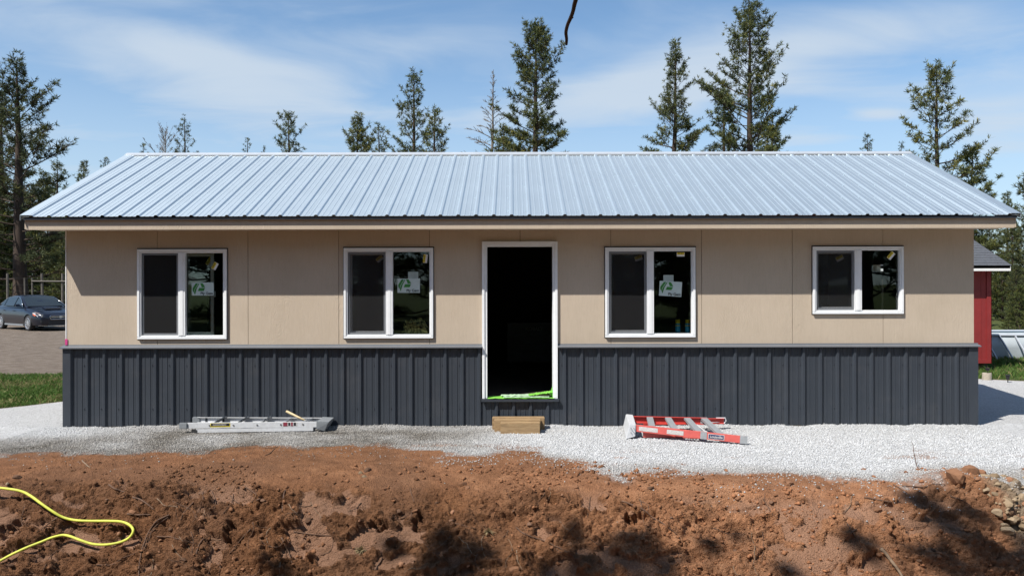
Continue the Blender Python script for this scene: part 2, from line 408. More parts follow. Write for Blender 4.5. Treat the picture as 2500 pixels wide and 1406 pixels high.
simple('house_wrap', (0.75, 0.74, 0.74), 0.6, var=0.06)
simple('pink_tape', (0.55, 0.05, 0.22), 0.6)
simple('green_wrap', (0.20, 0.52, 0.075), 0.5, var=0.22, scale=30)
simple('pale_green_wrap', (0.42, 0.60, 0.40), 0.45, var=0.15, scale=22)
simple('sticker_white', (0.54, 0.64, 0.63), 0.5, var=0.03)
simple('sticker_green', (0.035, 0.22, 0.04), 0.5, var=0.05)
simple('sticker_ink', (0.012, 0.02, 0.022), 0.5)
simple('label_yellow', (0.75, 0.60, 0.03), 0.5, var=0.04)
simple('aluminium', (0.70, 0.71, 0.73), 0.45, 0.3, var=0.08, scale=22, rvar=0.25)
simple('dull_aluminium', (0.42, 0.44, 0.46), 0.5, 0.5, var=0.1, scale=22)
simple('black_rubber', (0.022, 0.022, 0.024), 0.75, var=0.2)
simple('grey_plastic', (0.20, 0.215, 0.23), 0.6)
simple('red_fibreglass', (0.50, 0.055, 0.045), 0.5, var=0.12, scale=16)
simple('sunlit_red', (0.56, 0.105, 0.090), 0.55, var=0.12, scale=16)  # paler copy of the ladder red; sunlight on the near rails put into colour
simple('label_print_black', (0.015, 0.015, 0.02), 0.5)
simple('label_print_navy', (0.02, 0.03, 0.10), 0.5)
simple('label_print_red', (0.22, 0.03, 0.05), 0.5)
simple('worn_label', (0.50, 0.48, 0.47), 0.6, var=0.2, scale=60)
mat_wood('treated_timber', (0.20, 0.125, 0.060), (0.42, 0.285, 0.150), 'x')
mat_wood('handle_wood', (0.50, 0.38, 0.20), (0.66, 0.53, 0.32), 'x', 0.6)
mat_wood('grey_post_wood', (0.085, 0.075, 0.062), (0.17, 0.152, 0.13), 'z')
simple('hose_yellow', (0.54, 0.56, 0.07), 0.55, var=0.22, scale=9, bump=0.3, bscale=220)
mat_wood('root_bark', (0.050, 0.026, 0.017), (0.17, 0.095, 0.058), 'x', 0.9)
mat_wood('dry_stick', (0.115, 0.075, 0.045), (0.30, 0.21, 0.14), 'x', 0.9)
mat_wood('pine_bark', (0.022, 0.016, 0.013), (0.085, 0.056, 0.040), 'z', 0.95)
mat_wood('dead_wood', (0.10, 0.085, 0.075), (0.26, 0.23, 0.205), 'z', 0.95)
mat_attrcol('pine_needles', 'tint', 0.75, spec=0.3, trans=0.22)
mat_attrcol('grass_blades', 'tint', 0.7, spec=0.3, trans=0.25)
mat_attrcol('crushed_stone', 'tint', 0.92, 0.4, spec=0.2)
mat_attrcol('rubble_stone', 'tint', 0.95, 0.9, spec=0.15)
simple('barn_red', (0.235, 0.022, 0.022), 0.6, var=0.1, scale=5)
mat_wood('skid_timber', (0.045, 0.025, 0.018), (0.10, 0.06, 0.04), 'x')
simple('white_paint', (0.78, 0.77, 0.75), 0.5, var=0.03)
simple('slate_shingle', (0.075, 0.080, 0.092), 0.9, var=0.3, scale=24, bump=0.6, bscale=120)
simple('pool_wall', (0.36, 0.40, 0.43), 0.45, var=0.12, scale=2.2)
simple('pool_frame', (0.42, 0.45, 0.50), 0.4, var=0.05)
simple('pool_water', (0.10, 0.20, 0.24), 0.08)
simple('concrete', (0.33, 0.29, 0.235), 0.95, var=0.15, scale=18, bump=0.5)
simple('black_plastic', (0.014, 0.014, 0.016), 0.5)
simple('car_glass', (0.018, 0.024, 0.026), 0.06, var=0.1, spec=0.9)
simple('chrome', (0.66, 0.67, 0.70), 0.18, 1.0, var=0.02)
simple('alloy_rim', (0.62, 0.63, 0.66), 0.32, 0.7, var=0.04)
simple('headlamp', (0.72, 0.74, 0.76), 0.12, 0.25, var=0.05, spec=0.9)
simple('indicator_orange', (0.65, 0.14, 0.06), 0.3)
simple('can_blue', (0.05, 0.48, 0.85), 0.35, var=0.05)
simple('can_yellow', (0.88, 0.70, 0.03), 0.35, var=0.05)
simple('chest_navy', (0.006, 0.008, 0.02), 0.4)
simple('letter_grey', (0.14, 0.145, 0.15), 0.5)
simple('fence_wire', (0.03, 0.03, 0.03), 0.8, 0.0)
simple('pale_card', (0.34, 0.42, 0.41), 0.6)
# ------------------------------------------------------------------ ground: one sheet from the pit to the horizon
def axis(parts):
    a = [np.array([parts[0][0]])]
    for (p, q, st) in parts: a.append(np.linspace(p, q, max(2, int(round((q - p) / st)) + 1))[1:])
    return np.concatenate(a)
def geo(p, q, st, k):       # widening steps from p to q
    o = [p]; s = st * (1 if q > p else -1)
    while abs(q - o[-1]) > abs(s) * 1.5: o.append(o[-1] + s); s *= k
    o.append(q); return o
gx = np.unique(np.concatenate([np.array(geo(-13, -2500, 0.3, 1.28)), axis([(-13, -5.2, 0.07), (-5.2, 5.3, 0.0125), (5.3, 13, 0.07)]), np.array(geo(13, 2500, 0.3, 1.28))]))
gy = np.unique(np.concatenate([np.array(geo(-16, -2500, 0.3, 1.28)), axis([(-16, -4.7, 0.12), (-4.7, -4.05, 0.02), (-4.05, -2.55, 0.0088), (-2.55, -0.0, 0.022), (0.0, 8.0, 0.075)]), np.array(geo(8, 3000, 0.12, 1.10))]))
X, Y = np.meshgrid(gx, gy)
BROW_PX = ([-400, 0, 300, 600, 900, 1200, 1500, 1800, 2100, 2300, 2420, 2520, 2900], [1150, 1150, 1152, 1158, 1166, 1170, 1174, 1180, 1188, 1172, 1166, 1160, 1150])
def px_of(x, y): return PX0 + (x - CX) / (y - CY + 1e-6) * F
_bd = CZ * F / (np.array(BROW_PX[1]) - HZ); _bx = CX + (np.array(BROW_PX[0]) - PX0) / F * _bd
def brow_y(x): return np.interp(x, _bx, CY + _bd)
def base_z(x, y):
    b = brow_y(x) + 0.10 * (fbm(x * 0.9, x * 0 + 2.0, 31, 3) - 0.5)
    r = 0.16; t = (b - 0.22 - y) / r
    drop = r * np.where(t > 30, t, np.log1p(np.exp(np.minimum(t, 30)))) * 1.12
    drop = 2.0 * np.tanh(drop / 2.0)
    back = sstep(-15.0, -19.0, y)                    # the far side of the dig climbs back to grade
    z = -drop * (1 - back)
    side = sstep(9, 14, np.abs(x))
    z = z * (1 - side * sstep(-12, -4, y))
    z = z + 0.10 * np.exp(-((x - 4.15) / 0.30) ** 2 - ((y + 3.02) / 0.22) ** 2) - 0.16 * sstep(4.45, 5.0, x) * sstep(-2.6, -3.2, y)
    z = z + 0.5 * (fbm(x * 0.03, y * 0.03, 3, 3) - 0.5) * sstep(40, 90, y) + 0.02 * (fbm(x * 0.7, y * 0.7, 5, 3) - 0.5) * sstep(6.0, 9.0, np.abs(x) + 0 * y)
    z = z + sstep(1.0, 8.0, y) * sstep(6.5, 12.0, x) * 0.0
    return z
Z = base_z(X, Y)
e = 0.01
dzdy = (base_z(X, Y + e) - base_z(X, Y - e)) / (2 * e); dzdx = (base_z(X + e, Y) - base_z(X - e, Y)) / (2 * e)
nrm = np.stack([-dzdx, -dzdy, np.ones_like(dzdx)], -1); nrm /= np.linalg.norm(nrm, axis=-1, keepdims=True)
steep = np.clip(1 - nrm[..., 2], 0, 1)
S = Y + 0.9 * Z                                     # runs down the face, so the lumps do not stretch
# where gravel gives way to soil
GRV = ([-500, 0, 200, 400, 520, 625, 750, 870, 1000, 1080, 1150, 1250, 1330, 1420, 1500, 1620, 1700, 1850, 1960, 2080, 2180, 2260, 2330, 2420, 2600],
       [1116, 1114, 1104, 1101, 1094, 1086, 1096, 1090, 1092, 1112, 1118, 1104, 1116, 1130, 1148, 1142, 1152, 1150, 1160, 1168, 1172, 1158, 1140, 1156, 1160])
_gd = CZ * F / (np.array(GRV[1]) - HZ); _gxw = CX + (np.array(GRV[0]) - PX0) / F * _gd
def gravel_edge(x): return np.interp(x, _gxw, CY + _gd)
def gravel_amount(x, y):
    n = 0.85 * (fbm(x * 2.2, y * 3.4, 71, 4) - 0.5) + 0.30 * (fbm(x * 9, y * 9, 72, 3) - 0.5)
    g = sstep(-0.26, 0.20, (y - gravel_edge(x)) + n)
    soilpatch = sstep(0.60, 0.70, fbm(x * 1.7 + 3, y * 3.0, 77, 4)) * sstep(-0.9, -1.5, y) * 0.6
    return np.clip(g - soilpatch * (1 - sstep(0.55, 1.1, y - gravel_edge(x))), 0, 1)
def dirty_amount(x, y):
    d = 1 - sstep(-1.6, 0.55, x + 0.5 * (fbm(x * 1.2, y * 1.8, 81, 4) - 0.5) * 2)
    d = d * (0.62 + 0.38 * sstep(-0.2, -0.5, y)) * (1 - 0.95 * sstep(-5.0, -6.0, x) * sstep(-0.95, -0.5, y))
    d = d * (0.75 + 0.5 * (fbm(x * 2.5, y * 2.5, 83, 3) - 0.5) * 2)
    near = 0.35 * (1 - sstep(0.0, 0.45, y - gravel_edge(x)))
    d = np.maximum(d, near) * (1 - 0.75 * sstep(-4.6, -6.0, x) * sstep(-1.2, -0.6, y))
    return np.clip(d, 0, 1)
grav = gravel_amount(X, Y) * (np.abs(X) < 16)
# lawn on the left, rough grass on the right, driveway behind
def lawn_amount(x, y):
    ed = np.interp(x, [-14, -10.5, -9.0, -7.8, -7.2, -6.6], [-0.2, 0.05, 0.9, 2.0, 2.9, 3.5]) + 0.35 * (fbm(x * 1.3, y * 1.3, 91, 3) - 0.5)
    up = 6.3 + 0.5 * (fbm(x * 0.8, y * 0.8, 92, 3) - 0.5)
    return sstep(-0.08, 0.08, y - ed) * sstep(-0.1, 0.1, up - y) * (x < -6.3)
def rough_amount(x, y):
    ed = np.interp(x, [8.5, 10.0, 12, 16, 30], [5.9, 4.9, 4.3, 3.6, 2]) + 0.4 * (fbm(x * 1.1, y * 1.1, 93, 3) - 0.5)
    return sstep(-0.1, 0.15, y - ed) * (x > 8.2)
lawn = lawn_amount(X, Y); rough = rough_amount(X, Y)
drive = sstep(5.9, 6.5, Y + 0 * X) * (X < 8.3)
forest = sstep(31, 36, Y + 0.25 * (X + 20) + 2 * (fbm(X * 0.2, Y * 0.2, 95, 3) - 0.5)) + sstep(-13, -18, Y)
forest = np.clip(forest, 0, 1)
grass = np.clip(lawn + rough + forest, 0, 1)
far_side = (np.abs(X) > 5.5) & (Y < 6.5)
gravz = np.where((Y > -0.2) & (Y < 14), np.where(np.abs(X) < 16, 1.0, 0.6), grav)
gravz = gravz * (1 - drive) * (1 - grass)
dirty = np.where(Y > 0.0, 0.05 + 0.1 * fbm(X * 1.5, Y * 1.5, 84, 3), dirty_amount(X, Y))
# soil relief on the cut face
soil = (1 - np.clip(grav * 1.2, 0, 1)) * sstep(-7, -5.5, Y) * (Y < -1.0) * (np.abs(X) < 9)
face = soil * sstep(0.02, 0.16, steep)
scr = np.zeros_like(X)
PATCH = [(585, 1208, 60, 26), (300, 1178, 40, 16), (755, 1310, 60, 48), (775, 1235, 38, 28), (470, 1180, 60, 12), (790, 1205, 80, 10),
         (1010, 1310, 24, 22), (950, 1375, 50, 24), (1850, 1230, 70, 24), (1960, 1250, 60, 30), (2100, 1250, 50, 26), (1440, 1230, 26, 34), (300, 1320, 60, 22), (520, 1340, 30, 40), (2300, 1300, 60, 26), (1700, 1215, 80, 18)]
def face_pt(px, py):                                   # where a photo pixel meets the smooth face
    d = np.linspace(6.0, 9.5, 500); x = CX + (px - PX0) / F * d; y = CY + d; z = CZ - (py - HZ) / F * d
    k = np.argmax(z < base_z(x, y)); return x[k], y[k], base_z(x[k:k + 1], y[k:k + 1])[0]
near = (Y > -5.5) & (Y < -1.2) & (np.abs(X) < 6)
def cells(k_, seed, wk=0.35):
    wx_ = wk * (fbm(X * 5, S * 5, seed + 3, 2) - 0.5); cx_, cy_ = wcell(X * k_ + wx_, S * k_ + wx_, seed); return cx_ / k_, cy_ / k_
PCX, PCS = cells(9.0, 401); HCX, HCS = cells(16.0, 403)
for (px, py, rx, ry) in PATCH:
    cx, cy, cz_ = face_pt(px, py); cs_ = cy + 0.9 * cz_
    nn = 0.5 * (fbm(X * 7 + px, S * 7, 101, 3) - 0.5)
    q = ((PCX - cx) / (rx / 270)) ** 2 + ((PCS - cs_) / (ry / 190)) ** 2
    scr = np.maximum(scr, np.where(near, (q < 1.0) * (0.75 + 0.25 * sstep(-.1, .1, nn)), 0))
scr = np.maximum(scr, near * 0.9 * (_hash(np.floor(PCX * 977), np.floor(PCS * 977), 21) < 0.75 * sstep(0.50, 0.62, fbm(PCX * 1.6 + 3, PCS * 1.6, 23, 3))))
scr *= face
HOLES = [(925, 1282, .10, .05), (1020, 1275, .06, .12), (1555, 1268, .16, .06), (1350, 1235, .06, .05), (310, 1292, .14, .03), (30, 1295, .14, .10), (400, 1182, .16, .035), (2470, 1285, .12, .08), (690, 1225, .03, .13), (640, 1235, .03, .10), (560, 1290, .04, .12), (1500, 1190, .10, .02), (2000, 1180, .12, .02), (230, 1372, .05, .04)]
dent = np.zeros_like(X)
for (px, py, rx, ry) in HOLES:
    cx, cy, cz_ = face_pt(px, py); cs_ = cy + 0.9 * cz_
    nn = 2.2 * (fbm(X * 6 + py, S * 6, 103, 4) - 0.5)
    q = ((0.6 * HCX + 0.4 * X - cx) / rx) ** 2 + ((0.6 * HCS + 0.4 * S - cs_) / (ry * 1.5)) ** 2
    dent = np.maximum(dent, np.where(near, 1 - sstep(0.5, 0.95, q + nn * .5), 0))
big = fbm(X * 1.5, S * 1.5, 41, 3) - 0.5
wob = 0.3 * (fbm(X * 4, S * 4, 45, 2) - 0.5)
rid = 1 - np.abs(2 * fbm(X * 2.2 + wob + 0.35 * S, S * 1.3, 43, 4) - 1)
f1, f2, cid = worley(X * 9 + 3 * wob, S * 9, 51); clod1 = np.clip(1 - f1 * 1.25, 0, 1) ** 0.7 * (cid > 0.45)
g1, g2, cid2 = worley(X * 23 + 4 * wob, S * 23, 53); clod2 = np.clip(1 - g1 * 1.2, 0, 1) ** 0.8 * (cid2 > 0.35)
h1, h2, cid3 = worley(X * 48, S * 48, 57); clod3 = np.clip(1 - h1, 0, 1) * (cid3 > 0.3)
area = sstep(0.42, 0.62, fbm(X * 1.1 + 9, S * 1.6, 61, 3))                 # crumbly here, smeared there
fine = fbm(X * 34, S * 34, 47, 3) - 0.5
smear = fbm(X * 3.0 + 1.5 * S, S * 11, 49, 4) - 0.5
k = 1 - 0.93 * scr
D = face * (0.24 * big + 0.13 * (rid - 0.6) * k + 0.055 * smear * k * (1 - 0.5 * area)
            + k * (0.35 + 0.65 * area) * (0.046 * clod1 + 0.036 * clod2) + k * 0.020 * clod3 + 0.030 * fine * k)
D += (soil - face).clip(0) * (0.03 * big + 0.010 * clod2 * area + 0.006 * clod3 + 0.006 * fine)
crk = 1 - sstep(0.0, 0.10, worley(X * 3.2 + 2.5 * wob, S * 3.6, 111)[1] - worley(X * 3.2 + 2.5 * wob, S * 3.6, 111)[0])
D -= 0.022 * crk * face * sstep(0.4, 0.6, fbm(X * 2, S * 2, 113, 3))
for kc, am, sd_ in ((5.0, 0.060, 411), (11.0, 0.030, 413)):                       # broken blocks, each with its own tilt
    cxx, css = cells(kc, sd_); h_a = _hash(np.floor(cxx * 977), np.floor(css * 977), 5); h_b = _hash(np.floor(cxx * 977), np.floor(css * 977), 6); h_c = _hash(np.floor(cxx * 977), np.floor(css * 977), 7)
    D += face * (1 - 0.9 * scr) * (0.3 + 0.7 * sstep(0.42, 0.58, fbm(X * 1.3, S * 1.5, sd_ + 1, 3))) * am * ((h_a - 0.5) * 0.55 + ((X - cxx) * (h_b - 0.5) + (S - css) * (h_c - 0.6)) * kc * 1.1)
D -= 0.10 * dent * face
D -= 0.010 * scr
gr = np.where(Y < 0, grav, 0) * (np.abs(X) < 7)
D += gr * np.exp(-(Y / 0.16) ** 2) * (0.050 * fbm(X * 3.5, Y * 6, 64, 4) - 0.012)
D += gr * (0.020 * (fbm(X * 1.8, Y * 2.2, 63, 3) - 0.5) + 0.006 * clod3)
V = np.stack([X, Y, Z], -1) + nrm * D[..., None]
ny, nx = X.shape
brown = np.clip(1.0 - sstep(-1.5, 2.2, X + 2.2 * (fbm(X * 0.8, S * 0.9, 65, 3) - 0.5)) * 0.85 + 0.35 * (fbm(X * 2.4, S * 2.4, 67, 3) - 0.5), 0, 1)
brown = np.clip(brown - 0.35 * (1 - sstep(0.0, 0.2, steep)) * (Y > -3.4), 0, 1)
tan = sstep(4.3, 4.62, X + 0.3 * (fbm(X * 5, S * 5, 69, 3) - 0.5)) * sstep(-2.4, -2.75, Y) * sstep(-4.1, -3.4, Y + 0.9 * (X - 4.5))
zone = np.stack([np.clip(gravz, 0, 1), grass, np.clip(drive * (1 - grass), 0, 1), dirty], -1).reshape(-1, 4)
zone2 = np.stack([brown, scr * 0.85, tan, np.ones_like(brown)], -1).reshape(-1, 4)
I = np.arange(ny * nx).reshape(ny, nx)
Q = np.stack([I[:-1, :-1], I[:-1, 1:], I[1:, 1:], I[1:, :-1]], -1).reshape(-1, 4)
ground = mesh_np('ground', V.reshape(-1, 3), Q, G['ground_soil_and_gravel'], smooth=False, cols={'zone': zone, 'zone2': zone2})
ground['kind'] = 'structure'
# a look-up of the finished surface for everything that rests on it
jx = np.where((gx > -7) & (gx < 7))[0]; jy = np.where((gy > -8) & (gy < 0.2))[0]
sub = V[jy[0]:jy[-1] + 1, jx[0]:jx[-1] + 1]; sy, sx = sub.shape[:2]
J = np.arange(sy * sx).reshape(sy, sx); JQ = np.stack([J[:-1, :-1], J[:-1, 1:], J[1:, 1:], J[1:, :-1]], -1).reshape(-1, 4)
bvh = BVHTree.FromPolygons([tuple(p) for p in sub.reshape(-1, 3).tolist()], JQ.tolist())
CAM = Vector((CX, CY, CZ))
def hit(px, py):
    d = (pix(px, py, 5.0) - CAM).normalized(); p, n, i, t = bvh.ray_cast(CAM, d)
    if p is None:
        q = flat(px, py); return q, Vector((0, 0, 1))
    return p, (n if n.z > 0 else -n)
def zat(x, y):
    p, n, i, t = bvh.ray_cast(Vector((x, y, 5)), Vector((0, 0, -1)))
    return p.z if p is not None else 0.0

# loose crushed stone, thick on the pad, thinning out over the soil
rng = np.random.default_rng(7)
def stones(name, N, region, keep, size, colf, mat, parent=None, sink=0.2):
    x = rng.uniform(region[0], region[1], N); y = rng.uniform(region[2], region[3], N)
    kk = rng.random(N) < keep(x, y); x = x[kk]; y = y[kk]; n = len(x)
    iy = np.clip(np.searchsorted(gy, y) - 1, 0, ny - 2); ix = np.clip(np.searchsorted(gx, x) - 1, 0, nx - 2)
    fx = (x - gx[ix]) / (gx[ix + 1] - gx[ix]); fy = (y - gy[iy]) / (gy[iy + 1] - gy[iy])
    P = (V[iy, ix] * ((1 - fx) * (1 - fy))[:, None] + V[iy, ix + 1] * (fx * (1 - fy))[:, None] + V[iy + 1, ix] * ((1 - fx) * fy)[:, None] + V[iy + 1, ix + 1] * (fx * fy)[:, None])
    s = size(x, y, n)
    base = np.array([[1, 0, 0], [-1, 0, 0], [0, 1, 0], [0, -1, 0], [0, 0, 1], [0, 0, -1]], float)
    tri = np.array([[0, 2, 4], [2, 1, 4], [1, 3, 4], [3, 0, 4], [2, 0, 5], [1, 2, 5], [3, 1, 5], [0, 3, 5]])
    vv = base[None] * rng.uniform(0.6, 1.25, (n, 6, 1)) + rng.uniform(-0.28, 0.28, (n, 6, 3))
    th = rng.uniform(0, 6.28, n); c, q = np.cos(th), np.sin(th)
    vx = vv[..., 0] * c[:, None] - vv[..., 1] * q[:, None]; vy = vv[..., 0] * q[:, None] + vv[..., 1] * c[:, None]
    vv = np.stack([vx, vy, vv[..., 2] * 0.75], -1) * s[:, None, None]
    P = P.copy(); P[:, 2] += s * (0.75 - sink) * 0.6
    VV = (vv + P[:, None, :]).reshape(-1, 3); FF = (tri[None] + (np.arange(n) * 6)[:, None, None]).reshape(-1, 3)
    cc = np.repeat(colf(x, y, n), 6, axis=0)
    o = mesh_np(name, VV, FF, mat, parent, cols={'tint': cc}); o['kind'] = 'stuff'; return o
def stone_col(x, y, n):
    d = dirty_amount(x, y) * 0.9; r = rng.random(n)
    w = 0.43 + 0.21 * r; g = 0.06 + 0.22 * r ** 1.5
    L = w * (1 - d) + g * d; tint = np.stack([L * .985, L * (1.0 - 0.09 * d), L * (1.02 - 0.22 * d), np.ones(n)], -1); return tint
stones('loose_gravel', 150000, (-6.4, 6.2, -3.7, -0.02), lambda x, y: np.clip(gravel_amount(x, y) * 0.95 * (0.45 + 0.55 * sstep(-0.4, -1.2, y)) + 0.16 * sstep(-0.75, 0.05, y - gravel_edge(x)) * sstep(-3.5, -0.5, x) * sstep(0.35, 0.6, fbm(x * 2 + 5, y * 3, 79, 3)) + 0.01 * sstep(-1.2, -0.2, y - gravel_edge(x)), 0, 1),
       lambda x, y, n: rng.uniform(0.005, 0.0115, n) * (1 + 0.3 * (rng.random(n) > 0.93)), stone_col, G['crushed_stone'])
def clod_col(x, y, n):
    r = rng.uniform(0.55, 1.25, n); b = np.interp(x, [-4, 0, 3], [0, 0.4, 1])
    return np.stack([(0.16 + 0.15 * b) * r, (0.078 + 0.062 * b) * r, (0.040 + 0.030 * b) * r, np.ones(n)], -1)
def clod_keep(x, y):
    f = fbm(x * 1.3 + 4, y * 1.5, 201, 4); return np.clip(sstep(0.45, 0.62, f) * 0.8 + 0.1, 0, 1) * sstep(-2.0, -2.6, y) * (y > -4.6) * (1 - gravel_amount(x, y))
stones('soil_crumbs', 24000, (-5.2, 5.2, -4.6, -2.2), clod_keep, lambda x, y, n: 0.005 + 0.026 * rng.random(n) ** 5, clod_col, G['rubble_stone'], sink=0.35)

# lawn and rough grass: blades nobody could count
def blades(name, N, region, amount, hgt, colf):
    x = rng.uniform(region[0], region[1], N); y = rng.uniform(region[2], region[3], N)
    kk = rng.random(N) < amount(x, y); x = x[kk]; y = y[kk]; n = len(x)
    z = base_z(x, y); h = hgt(x, y, n); th = rng.uniform(0, 6.28, n); w = 0.0045 + 0.003 * rng.random(n)
    lx = rng.normal(0, 0.45, n) * h; ly = rng.normal(0, 0.45, n) * h
    dx = np.cos(th) * w; dy = np.sin(th) * w
    A = np.stack([x - dx, y - dy, z - 0.005], -1); B = np.stack([x + dx, y + dy, z - 0.005], -1)
    Cm = np.stack([x + lx * 0.4 + dx * 0.7, y + ly * 0.4 + dy * .7, z + h * 0.6], -1); T = np.stack([x + lx, y + ly, z + h], -1)
    VV = np.stack([A, B, Cm, T], 1).reshape(-1, 3); b = (np.arange(n) * 4)[:, None]
    FF = np.concatenate([b + np.array([[0, 1, 2]]), b + np.array([[0, 2, 3]])])
    o = mesh_np(name, VV, FF, G['grass_blades'], cols={'tint': np.repeat(colf(x, y, n), 4, axis=0)}); o['kind'] = 'stuff'; return o
def lawn_col(x, y, n):
    f = fbm(x * 1.1, y * 1.1, 301, 4); r = rng.random(n); dry = (r < 0.10 + 0.35 * sstep(0.5, 0.65, f)).astype(float)
    g = np.stack([0.055 + 0.05 * r, 0.115 + 0.07 * r, 0.022 + 0.012 * r, np.ones(n)], -1); d = np.stack([0.26 + 0.1 * r, 0.22 + 0.08 * r, 0.10 + 0.05 * r, np.ones(n)], -1)
    return g * (1 - dry[:, None]) + d * dry[:, None]
blades('lawn_grass', 110000, (-12.5, -6.3, -0.4, 6.7), lawn_amount, lambda x, y, n: 0.03 + 0.055 * rng.random(n) * (0.5 + fbm(x * 2, y * 2, 303, 2)), lawn_col)
blades('rough_grass', 42000, (8.3, 15.0, 3.5, 9.5), lambda x, y: rough_amount(x, y) * (0.35 + 0.65 * sstep(0.4, 0.6, fbm(x, y, 305, 3))), lambda x, y, n: 0.03 + 0.11 * rng.random(n) ** 1.5, lawn_col)
# ------------------------------------------------------------------ the house, 12.19 m long
house = empty('house', (0, 0, 0))
tag(house, 'long tan single storey house with ribbed metal roof and charcoal metal wainscot', 'house')
HW = 6.096; DEP = 4.88
LEDGE = 1.075; SOF = 2.62
WIN = [(wx(337), wx(555), wz(826), wz(607)), (wx(840), wx(1058), wz(825), wz(605)), (wx(1477), wx(1697), wz(824), wz(605)), (wx(1983), wx(2204), wz(768), wz(604))]
DOOR = (wx(1177), wx(1361), wz(972), wz(590))
def wall_cells(xs, zs, solid, y0, y1, mb, mi=0):
    nx_, nz_ = len(xs) - 1, len(zs) - 1
    S_ = [[solid((xs[i] + xs[i + 1]) / 2, (zs[j] + zs[j + 1]) / 2) for j in range(nz_)] for i in range(nx_)]
    g = lambda i, j: 0 <= i < nx_ and 0 <= j < nz_ and S_[i][j]
    for i in range(nx_):
        for j in range(nz_):
            if not S_[i][j]: continue
            a, b, c, d = xs[i], xs[i + 1], zs[j], zs[j + 1]
            mb.add([(a, y0, c), (b, y0, c), (b, y0, d), (a, y0, d)], [(0, 1, 2, 3)], mi)
            mb.add([(a, y1, c), (b, y1, c), (b, y1, d), (a, y1, d)], [(3, 2, 1, 0)], mi)
            if not g(i - 1, j): mb.add([(a, y0, c), (a, y0, d), (a, y1, d), (a, y1, c)], [(0, 1, 2, 3)], mi)
            if not g(i + 1, j): mb.add([(b, y0, c), (b, y1, c), (b, y1, d), (b, y0, d)], [(0, 1, 2, 3)], mi)
            if not g(i, j - 1): mb.add([(a, y0, c), (a, y1, c), (b, y1, c), (b, y0, c)], [(0, 1, 2, 3)], mi)
            if not g(i, j + 1): mb.add([(a, y0, d), (b, y0, d), (b, y1, d), (a, y1, d)], [(0, 1, 2, 3)], mi)
holes = [(a + 0.02, b - 0.02, c + 0.02, d - 0.02) for a, b, c, d in WIN] + [(DOOR[0] + 0.03, DOOR[1] - 0.03, 0.0, DOOR[3] - 0.03)]
def in_hole(x, z): return any(a < x < b and c < z < d for a, b, c, d in holes)
for k in range(10):                                     # 4 ft siding panels with open joints
    a = -HW + k * 1.2192 + (0.003 if k else 0); b = -HW + (k + 1) * 1.2192 - (0.003 if k < 9 else 0)
    xs = sorted({a, b} | {h[i] for h in holes for i in (0, 1) if a < h[i] < b}); zs = sorted({LEDGE + 0.008, SOF + 0.13} | {h[i] for h in holes for i in (2, 3) if LEDGE < h[i] < SOF})
    mb = MB(); wall_cells(xs, zs, lambda x, z: not in_hole(x, z), 0.0, 0.012, mb); mb.build('siding_panel', G['tan_wood_grain_siding'], house)
# framing and sheathing behind the siding
mb = MB(); xs = sorted({-HW + .01, HW - .01} | {h[i] for h in holes for i in (0, 1)}); zs = sorted({0.02, 2.74} | {h[i] for h in holes for i in (2, 3) if 0.02 < h[i] < 2.74} | {0.37})
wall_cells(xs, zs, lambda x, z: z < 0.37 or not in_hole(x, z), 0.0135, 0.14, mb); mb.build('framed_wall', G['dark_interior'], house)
# roof planes
EY, RY, EZ, RZ = -0.485, DEP / 2, 2.785, 4.035
RS = (RZ - EZ) / (RY - EY); RL = 6.4
def roof_z(y): return EZ + (y - EY) * RS if y <= RY else RZ - (y - RY) * RS
# side walls, gables, back wall, floor, ceiling
for sx_ in (-1, 1):
    X0 = sx_ * HW; t = 0.13
    op = sx_ > 0
    mb = MB(); ys = [0.15, DEP - 0.15] if not op else [0.15, 2.40, 2.46, 2.78, DEP - 0.15]
    zs2 = [0.0, LEDGE, 2.74] if not op else [0.0, 1.25, 1.98, 2.10, 2.22, 2.74]
    tmp = MB(); wall_cells(ys, zs2, lambda y, z: not (op and ((2.40 < y < 2.78 and 2.10 < z < 2.22) or (2.40 < y < 2.46 and 1.25 < z < 1.98))), 0, t, tmp)
    mb.add([(X0 - sx_ * p[1], p[0], p[2]) for p in tmp.v], tmp.f)
    mb.build('side_wall', G['tan_wood_grain_siding'], house)
    mb = MB(); mb.prism([(0.0, 2.745), (DEP, 2.745), (DEP, roof_z(DEP) - 0.03), (RY, RZ - 0.03), (0.0, roof_z(0) - 0.03)], X0 - sx_ * 0.13, X0, axis='x'); mb.build('gable', G['tan_wood_grain_siding'], house)
    mb = MB(); mb.box(min(X0 + sx_ * 0.003, X0 + sx_ * 0.022), max(X0 + sx_ * 0.003, X0 + sx_ * 0.022), 0.02, DEP, 0.02, LEDGE - 0.01); mb.build('side_wainscot', G['charcoal_steel'], house)
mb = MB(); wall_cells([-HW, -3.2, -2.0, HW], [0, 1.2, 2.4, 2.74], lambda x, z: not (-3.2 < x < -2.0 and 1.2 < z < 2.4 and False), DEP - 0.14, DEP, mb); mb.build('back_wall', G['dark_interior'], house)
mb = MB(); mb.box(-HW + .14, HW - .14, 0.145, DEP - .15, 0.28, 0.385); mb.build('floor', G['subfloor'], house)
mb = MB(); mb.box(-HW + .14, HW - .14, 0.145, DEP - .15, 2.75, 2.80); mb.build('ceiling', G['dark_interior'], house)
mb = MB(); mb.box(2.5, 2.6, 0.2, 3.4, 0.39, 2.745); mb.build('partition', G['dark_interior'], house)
mb = MB(); mb.box(-3.3, -3.2, 0.2, DEP - .2, 0.39, 2.745); mb.build('partition', G['dark_interior'], house)

